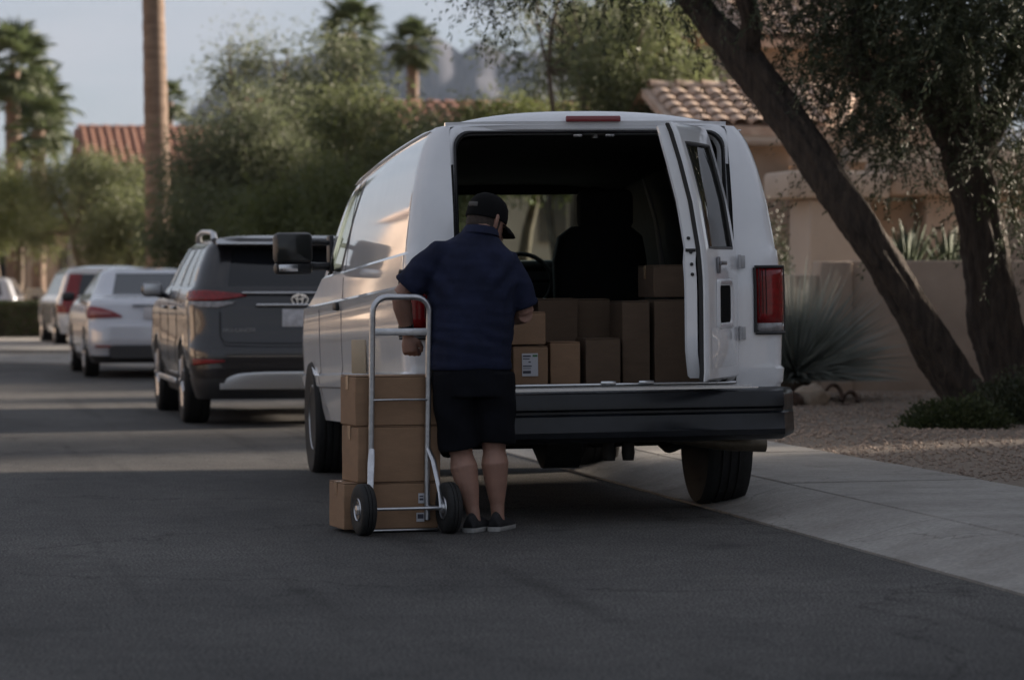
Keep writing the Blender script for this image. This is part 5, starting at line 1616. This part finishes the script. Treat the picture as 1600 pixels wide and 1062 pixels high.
D1 = 26.0
b1 = P(1522, 648, D1); b1.z = .10
l1 = [[P(1540, 668, D1), P(1505, 618, D1 - .1), P(1462, 545, D1 - .2), P(1405, 450, D1 - .3), P(1340, 350, D1 - .4), P(1275, 250, D1 - .3), P(1215, 165, D1 - .1), P(1160, 92, D1), P(1105, 30, D1 + .2), P(1050, -40, D1 + .4), P(980, -120, D1 + .7)],
      [.28, .19, .16, .152, .15, .15, .152, .16, .115, .10, .085]]
l1b = [[P(1168, 100, D1), P(1172, 40, D1 - .2), P(1160, -30, D1 - .4), P(1150, -130, D1 - .5)], [.10, .085, .075, .06]]
anch1 = [(P(1080, -150, 26.6), (.55, .6, .35), 70), (P(960, -130, 26.8), (.5, .6, .30), 60), (P(860, -125, 27.0), (.45, .5, .28), 42), (P(1180, -160, 26.0), (.5, .6, .4), 80), (P(1250, -20, 27.6), (.3, .4, .3), 22), (P(790, -50, 27.4), (.22, .4, .16), 14)]
near_tree('leaning_mesquite', 'leaning rough barked tree crossing in front of the tiled house', [l1, l1b], anch1, b1, 5, 0, .55)

D2 = 26.6
b2 = P(1572, 640, D2); b2.z = .10
l2 = [[P(1590, 660, D2), P(1578, 600, D2), P(1556, 500, D2), P(1540, 400, D2), P(1520, 300, D2), P(1502, 210, D2), P(1490, 120, D2 + .1), P(1482, 20, D2 + .3), P(1470, -120, D2 + .5)],
      [.30, .23, .205, .20, .195, .185, .145, .12, .10]]
l2b = [[P(1500, 225, D2), P(1455, 165, D2 - .2), P(1400, 128, D2 - .3), P(1345, 105, D2 - .35), P(1336, 85, D2 - .35), P(1346, 40, D2 - .3), P(1345, -40, D2 - .3), P(1330, -140, D2 - .2)], [.16, .125, .11, .105, .10, .09, .085, .07]]
l2c = [[P(1510, 260, D2), P(1560, 170, D2 - .2), P(1600, 80, D2 - .5), P(1660, -60, D2 - .8)], [.15, .13, .11, .08]]
anch2 = [(P(1420, 10, 26.2), (.5, .7, .4), 130), (P(1330, 60, 26.6), (.30, .6, .36), 60), (P(1550, 10, 25.6), (.5, .7, .42), 150), (P(1630, 120, 26.0), (.3, .6, .5), 90), (P(1380, 200, 27.2), (.20, .4, .24), 30), (P(1470, 50, 27.6), (.45, .5, .36), 90),
         (P(1330, -140, 26.2), (.7, .8, .4), 120), (P(1500, -160, 26), (.8, .9, .4), 150), (P(1570, 280, 27.8), (.22, .3, .30), 40), (P(1600, -20, 24.6), (.5, .6, .5), 110), (P(1350, 150, 28.6), (.22, .3, .25), 16)]
near_tree('upright_mesquite', 'upright dark tree with a bent side limb at the right edge', [l2, l2b, l2c], anch2, b2, 6, 0, .55)

crown_tree('unseen_shade_tree', 'unseen dense tree added right of the view to shade the twin tree crowns', (15.0, 27.6, .12), 8.6, 1.5, 4.2, 4.3, 90, 40000, M_leafA, seed=41, group=TG, leaf=(.30, .07), csize=.8, trunk_r=.2)  # out of view, added to keep the sun off the twin crowns

# ------------------------------------------------------------------ palms
def frond_mesh():
    mb = MB()
    mb.tube([(0, 0, 0), (0, .5, .10), (0, .85, .10)], [.035, .022, .016], 5)
    n = 22
    for k in range(n):
        a = lerp(R(-118), R(118), k / (n - 1)); L = .95 * (1 - .18 * abs(a) / R(118)) * (1 if k % 2 else .9)
        d = Vector((math.sin(a), math.cos(a), 0)); s = Vector((math.cos(a), -math.sin(a), 0))
        o = Vector((0, .82, .10)); z = .03 if k % 2 else -.03
        w = .055
        mb.add([o, o + d * L * .5 + s * w + Vector((0, 0, z)), o + d * L * .8 + s * w * .4 + Vector((0, 0, -.06)), o + d * L + Vector((0, 0, -.24)), o + d * L * .8 - s * w * .4 + Vector((0, 0, -.06)), o + d * L * .5 - s * w - Vector((0, 0, z))], [(0, 1, 2, 3, 4, 5)])
    return mb.mesh('frond', fix=False)
FROND = frond_mesh(); FROND.materials.append(M_palm)
def palm(px, crown_py, depth, r0, r1, label, nf=34, scale=1.0, lean_px=0, skirt=True):
    top = P(px, crown_py, depth); base = P(px + lean_px, 442, depth); base.z = .05
    t = empty('fan_palm', base); tag(t, label, 'palm', 'fan palms')
    h = top.z - base.z; off = top - base; mb = MB(); rings = []
    n = max(14, int(h * 5))
    for i in range(n + 1):
        f = i / n; r = lerp(r0, r1, min(1, f * 1.15)) * (1 + .05 * (i % 2)) * (1 + .35 * max(0, .06 - f) / .06)
        rings.append(oval((off.x * f, off.y * f, h * f), r, r, 14))
    mb.loft(rings).build('trunk', M_palmbark, t, smooth=60)
    for k in range(nf):
        o = bpy.data.objects.new('frond', FROND); col.objects.link(o); o.parent = t
        e = lerp(R(78), R(-62), (k / nf) ** .85)
        o.location = (off.x, off.y, off.z + .12 * math.sin(e))
        o.rotation_euler = (e, random.uniform(-.3, .3), k * 2.39996 + random.uniform(-.2, .2))
        sc = scale * random.uniform(.85, 1.12); o.scale = (sc, sc, sc)
    return t
palm(236, -210, 62, .27, .20, 'tall bare palm trunk rising out of the top of the view', 34, 1.0, lean_px=16)
palm(20, 108, 92, .30, .22, 'fan palm nearest the left edge of the sky', 34, .92, lean_px=6)
palm(62, 165, 104, .24, .20, 'fan palm with drooping fronds right of the leftmost palm', 26, .85)
palm(60, 205, 90, .2, .2, 'short fan palm half sunk in the left tree crowns', 24, .7)
palm(548, 52, 88, .22, .19, 'broad fan palm head above the tallest middle tree', 34, .62)
palm(645, 74, 92, .19, .17, 'fan palm silhouetted against the mountain peak', 34, .56)
palm(912, 66, 84, .22, .19, 'fan palm behind the feathery tree, left of its pair', 32, .62)
palm(966, 62, 86, .20, .18, 'fan palm behind the feathery tree, right of its pair', 32, .60)
palm(265, 160, 120, .18, .16, 'small far palm just right of the tall trunk', 24, .55)

# ------------------------------------------------------------------ desert plants, rocks, hedge
def blade_plant(name, label, base, n, length, width, m, up_bias=.15, droop=.25, part='leaf', seed=3, flat=False):
    t = empty(name, base); tag(t, label, 'plant')
    r_ = np.random.default_rng(seed)
    d = r_.normal(size=(n, 3)); d[:, 2] = np.abs(d[:, 2]) * .9 + up_bias - .25 * r_.random(n); d /= np.linalg.norm(d, axis=1, keepdims=True)
    s = np.cross(d, r_.normal(size=(n, 3))); s /= np.linalg.norm(s, axis=1, keepdims=True)
    L = (length * (.72 + .36 * r_.random(n)))[:, None]
    p0 = d * .05
    W = width
    def at(f, w):
        c = p0 + d * L * f; c = c + np.array([0, 0, -1.0])[None] * (droop * L * f ** 2.2) * (1 - np.abs(d[:, 2:3]))
        return c - s * w, c + s * w
    a = at(0, W); b = at(.35, W * .85); c = at(.7, W * .5); e = at(1.0, W * .05)
    V = np.concatenate([np.stack([x[0], x[1], y[1], y[0]], 1) for x, y in ((a, b), (b, c), (c, e))])
    V[:, :, 2] = np.maximum(V[:, :, 2], .0)
    link_mesh(part, quads_mesh(part, V), t, m)
    return t
q = P(1243, 442, 29.6)
sotol = blade_plant('desert_spoon', 'grey green spiky desert spoon beside the van bumper', (q.x, q.y, .34), 1700, 1.12, .0085, M_sotol, .10, .22, 'blades')
MB().lathe([(.10, -.25), (.14, -.1), (.16, .0), (.10, .06), (.02, .08)], (0, 0, 0), 'Z', 12).build('heart', M_bark2, sotol)
for k in range(14):
    a = R(180 + k * 26); MB().tube([(0, 0, -.05), (.25 * math.cos(a), .25 * math.sin(a), -.12), (.42 * math.cos(a), .42 * math.sin(a), -.22)], [.018, .014, .006], 5).build('dry_leaf', M_bark2, sotol)
# agaves behind the wall, every leaf its own part
AG = MB(); rings = []
for f, w, th in ((0, .030, .012), (.25, .036, .012), (.6, .028, .009), (.9, .010, .004), (1.0, .001, .001)):
    z = .06 * f * f
    rings.append([(-w, f, z + .012), (0, f, z - th), (w, f, z + .012), (0, f, z + th * .3)])
AGM = AG.loft(rings).mesh('leaf'); AGM.materials.append(M_agave); AGM.shade_smooth()
def agave(px, depth, z, size, n, label):
    q = P(px, 442, depth); t = empty('agave', (q.x, q.y, z)); tag(t, label, 'plant', 'agaves behind the garden wall')
    for k in range(n):
        o = bpy.data.objects.new('leaf', AGM); col.objects.link(o); o.parent = t
        e = R(lerp(12, 82, (k / n) ** .9)); s = size * random.uniform(.8, 1.1)
        o.rotation_euler = (e, 0, k * 2.39996); o.scale = (s * 1.4, s, s); o.location = (0, 0, .02)
    MB().lathe([(.12, -z + .1), (.12, -.1), (.14, 0), (.05, .06)], (0, 0, 0), 'Z', 10).build('stem', M_bark2, t)
agave(1415, 34, 1.25, .62, 64, 'dark spiky agave left of its pair above the garden wall')
agave(1480, 34.4, 1.25, .60, 64, 'dark spiky agave against the upright trunk above the garden wall')

def leafy_shrub(name, label, base, rx, ry, h, n, m, leaf=(.035, .010), cat='shrub', group=None, box=False):
    t = empty(name, base); tag(t, label, cat, group)
    if box:
        pos = (rng.random((n, 3)) * 2 - 1); ax = rng.integers(0, 3, n); sg = np.where(rng.random(n) < .5, -1, 1)
        pos[np.arange(n), ax] = sg * (1 - .10 * rng.random(n))
        pos = pos * np.array([rx, ry, h / 2]) + np.array([0, 0, h / 2]); dirs = None
    else:
        pos = rng.normal(size=(n, 3)); pos /= np.linalg.norm(pos, axis=1, keepdims=True)
        r = rng.random((n, 1)) ** .45
        lump = np.array([1 + .35 * noise.noise((float(p[0]) * 2.4 + base[0], float(p[1]) * 2.4, float(p[2]) * 2.4)) for p in pos])[:, None]
        pos = pos * r * lump; pos[:, 2] = np.abs(pos[:, 2])
        pos = pos * np.array([rx, ry, h]); dirs = np.stack([pos[:, 0] / rx, pos[:, 1] / ry, np.full(n, .7)], 1)
    V = leaf_quads(pos, leaf[0], leaf[1], 0, dirs); V[:, :, 2] = np.maximum(V[:, :, 2], .005)
    link_mesh('foliage', quads_mesh('foliage', V), t, m)
    st = MB()
    for k in range(9):
        a = k * .7; st.tube([(0, 0, 0), (math.cos(a) * rx * .5, math.sin(a) * ry * .5, h * .55)], [.012, .004], 5)
    if box: st.box((0, 0, h * .46), (rx * 1.75, ry * 1.75, h * .9))
    st.build('stems', M_bark2, t)
    return t
q = P(1497, 442, 23.9); leafy_shrub('low_shrub', 'low spreading green shrub in the gravel before the twin trunks', (q.x, q.y, yard_z(q.x, q.y)), .43, .38, .24, 5200, leaf_mat('shrub_leaf', (.032, .044, .016), (.075, .090, .036)))
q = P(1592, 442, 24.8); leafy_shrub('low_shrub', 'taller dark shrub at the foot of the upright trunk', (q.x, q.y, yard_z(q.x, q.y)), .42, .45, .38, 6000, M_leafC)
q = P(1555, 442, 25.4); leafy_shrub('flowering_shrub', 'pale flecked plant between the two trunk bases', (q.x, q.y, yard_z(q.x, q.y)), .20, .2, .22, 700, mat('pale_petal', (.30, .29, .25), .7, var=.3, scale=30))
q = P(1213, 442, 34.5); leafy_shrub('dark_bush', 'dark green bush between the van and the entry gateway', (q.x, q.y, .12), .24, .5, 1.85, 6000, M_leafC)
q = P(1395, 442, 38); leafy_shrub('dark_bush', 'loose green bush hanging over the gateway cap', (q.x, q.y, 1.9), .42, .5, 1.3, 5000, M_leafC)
q = P(6, 442, 62); leafy_shrub('clipped_hedge', 'dark green box clipped hedge at the left edge', (q.x, q.y, .10), .86, .6, .78, 16000, leaf_mat('hedge_leaf', (.040, .055, .018), (.085, .102, .036), .2), leaf=(.05, .016), cat='hedge', box=True)
q = P(90, 442, 60); leafy_shrub('flowering_shrub', 'pinkish flowering bush between the hedge and the white wagon', (q.x, q.y, .12), .16, .2, .95, 900, mat('pink_petal', (.32, .17, .13), .7, base2=(.40, .33, .20), scale=8))

def rock(name, label, base, d, m, seed, cat='rock', group=None):
    bm = bmesh.new(); bmesh.ops.create_icosphere(bm, subdivisions=3, radius=.5)
    for v in bm.verts:
        k = 1 + .35 * noise.fractal((v.co.x * 2 + seed, v.co.y * 2, v.co.z * 2), 1, 2, 4)
        v.co = Vector((v.co.x * d[0] * k, v.co.y * d[1] * k, v.co.z * d[2] * k))
    me = bpy.data.meshes.new(name); bm.to_mesh(me); bm.free()
    o = link_mesh(name, me, None, m, 50); o.location = base; tag(o, label, cat, group)
    return o
M_rockp = mat('pale_boulder', (.24, .19, .145), .9, base2=(.34, .28, .22), scale=8, bump=.5, bscale=25)
M_rust = mat('rusty_iron', (.035, .020, .014), .8, base2=(.075, .042, .028), scale=20, bump=.5, bscale=60)
q = P(1268, 442, 28.2); rock('boulder', 'pale boulder between the van bumper and the rusty ornament', (q.x, q.y, .22), (.34, .26, .24), M_rockp, 4)
q = P(1236, 442, 28.0); rock('boulder', 'small brown rock right behind the van bumper', (q.x, q.y, .20), (.20, .2, .18), M_rust, 9)
q = P(1312, 442, 28.4); orn = empty('rusty_ornament', (q.x, q.y, .13)); tag(orn, 'rusty looped iron ornament on the gravel beside the pale boulder', 'ornament')
for (cx, r, a0, a1, nm) in ((-.06, .09, -40, 230, 'tall_loop'), (.10, .075, -10, 200, 'low_loop')):
    MB().tube([(cx + r * math.cos(R(a)) * .9, .03 * math.sin(R(a * 2)), max(.01, .09 + r * math.sin(R(a)) - (.03 if cx > 0 else -.02))) for a in np.linspace(a0, a1, 16)], [.024 - .0008 * k for k in range(16)], 8).build(nm, M_rust, orn, smooth=60)
MB().box((0, 0, .012), (.30, .05, .024), ch=.005).build('base_bar', M_rust, orn)
# pale mailbox block behind the hedge
q = P(54, 442, 66); mbx = empty('mailbox_pillar', (q.x, q.y, .1)); tag(mbx, 'cream stucco mailbox pillar peeping over the clipped hedge', 'mailbox')
M_cream = mat('cream_stucco', (.48, .42, .33), .9, var=.15, scale=10)
MB().box((0, 0, .48), (.44, .42, .96), ch=.03).build('pillar', M_cream, mbx); MB().box((0, 0, 1.0), (.38, .36, .08), ch=.03).build('cap', M_cream, mbx)
MB().box((0, -.222, .84), (.16, .02, .09), ch=.005).build('door', M_trim, mbx)
# ------------------------------------------------------------------ air
hz = bpy.data.materials.new('haze_air'); hz.use_nodes = True
nt = hz.node_tree; nt.nodes.remove(nt.nodes['Principled BSDF'])
pv = nt.nodes.new('ShaderNodeVolumePrincipled')
pv.inputs['Color'].default_value = (.62, .76, 1.0, 1)
pv.inputs['Density'].default_value = 0.00004
pv.inputs['Anisotropy'].default_value = 0.2
nt.links.new(pv.outputs['Volume'], nt.nodes['Material Output'].inputs['Volume'])
hb = MB().box((500, 1450, 150), (4200, 4000, 305)).build('haze', hz)
tag(hb, 'pale blue air haze over the street and mountains', 'haze', kind='stuff')
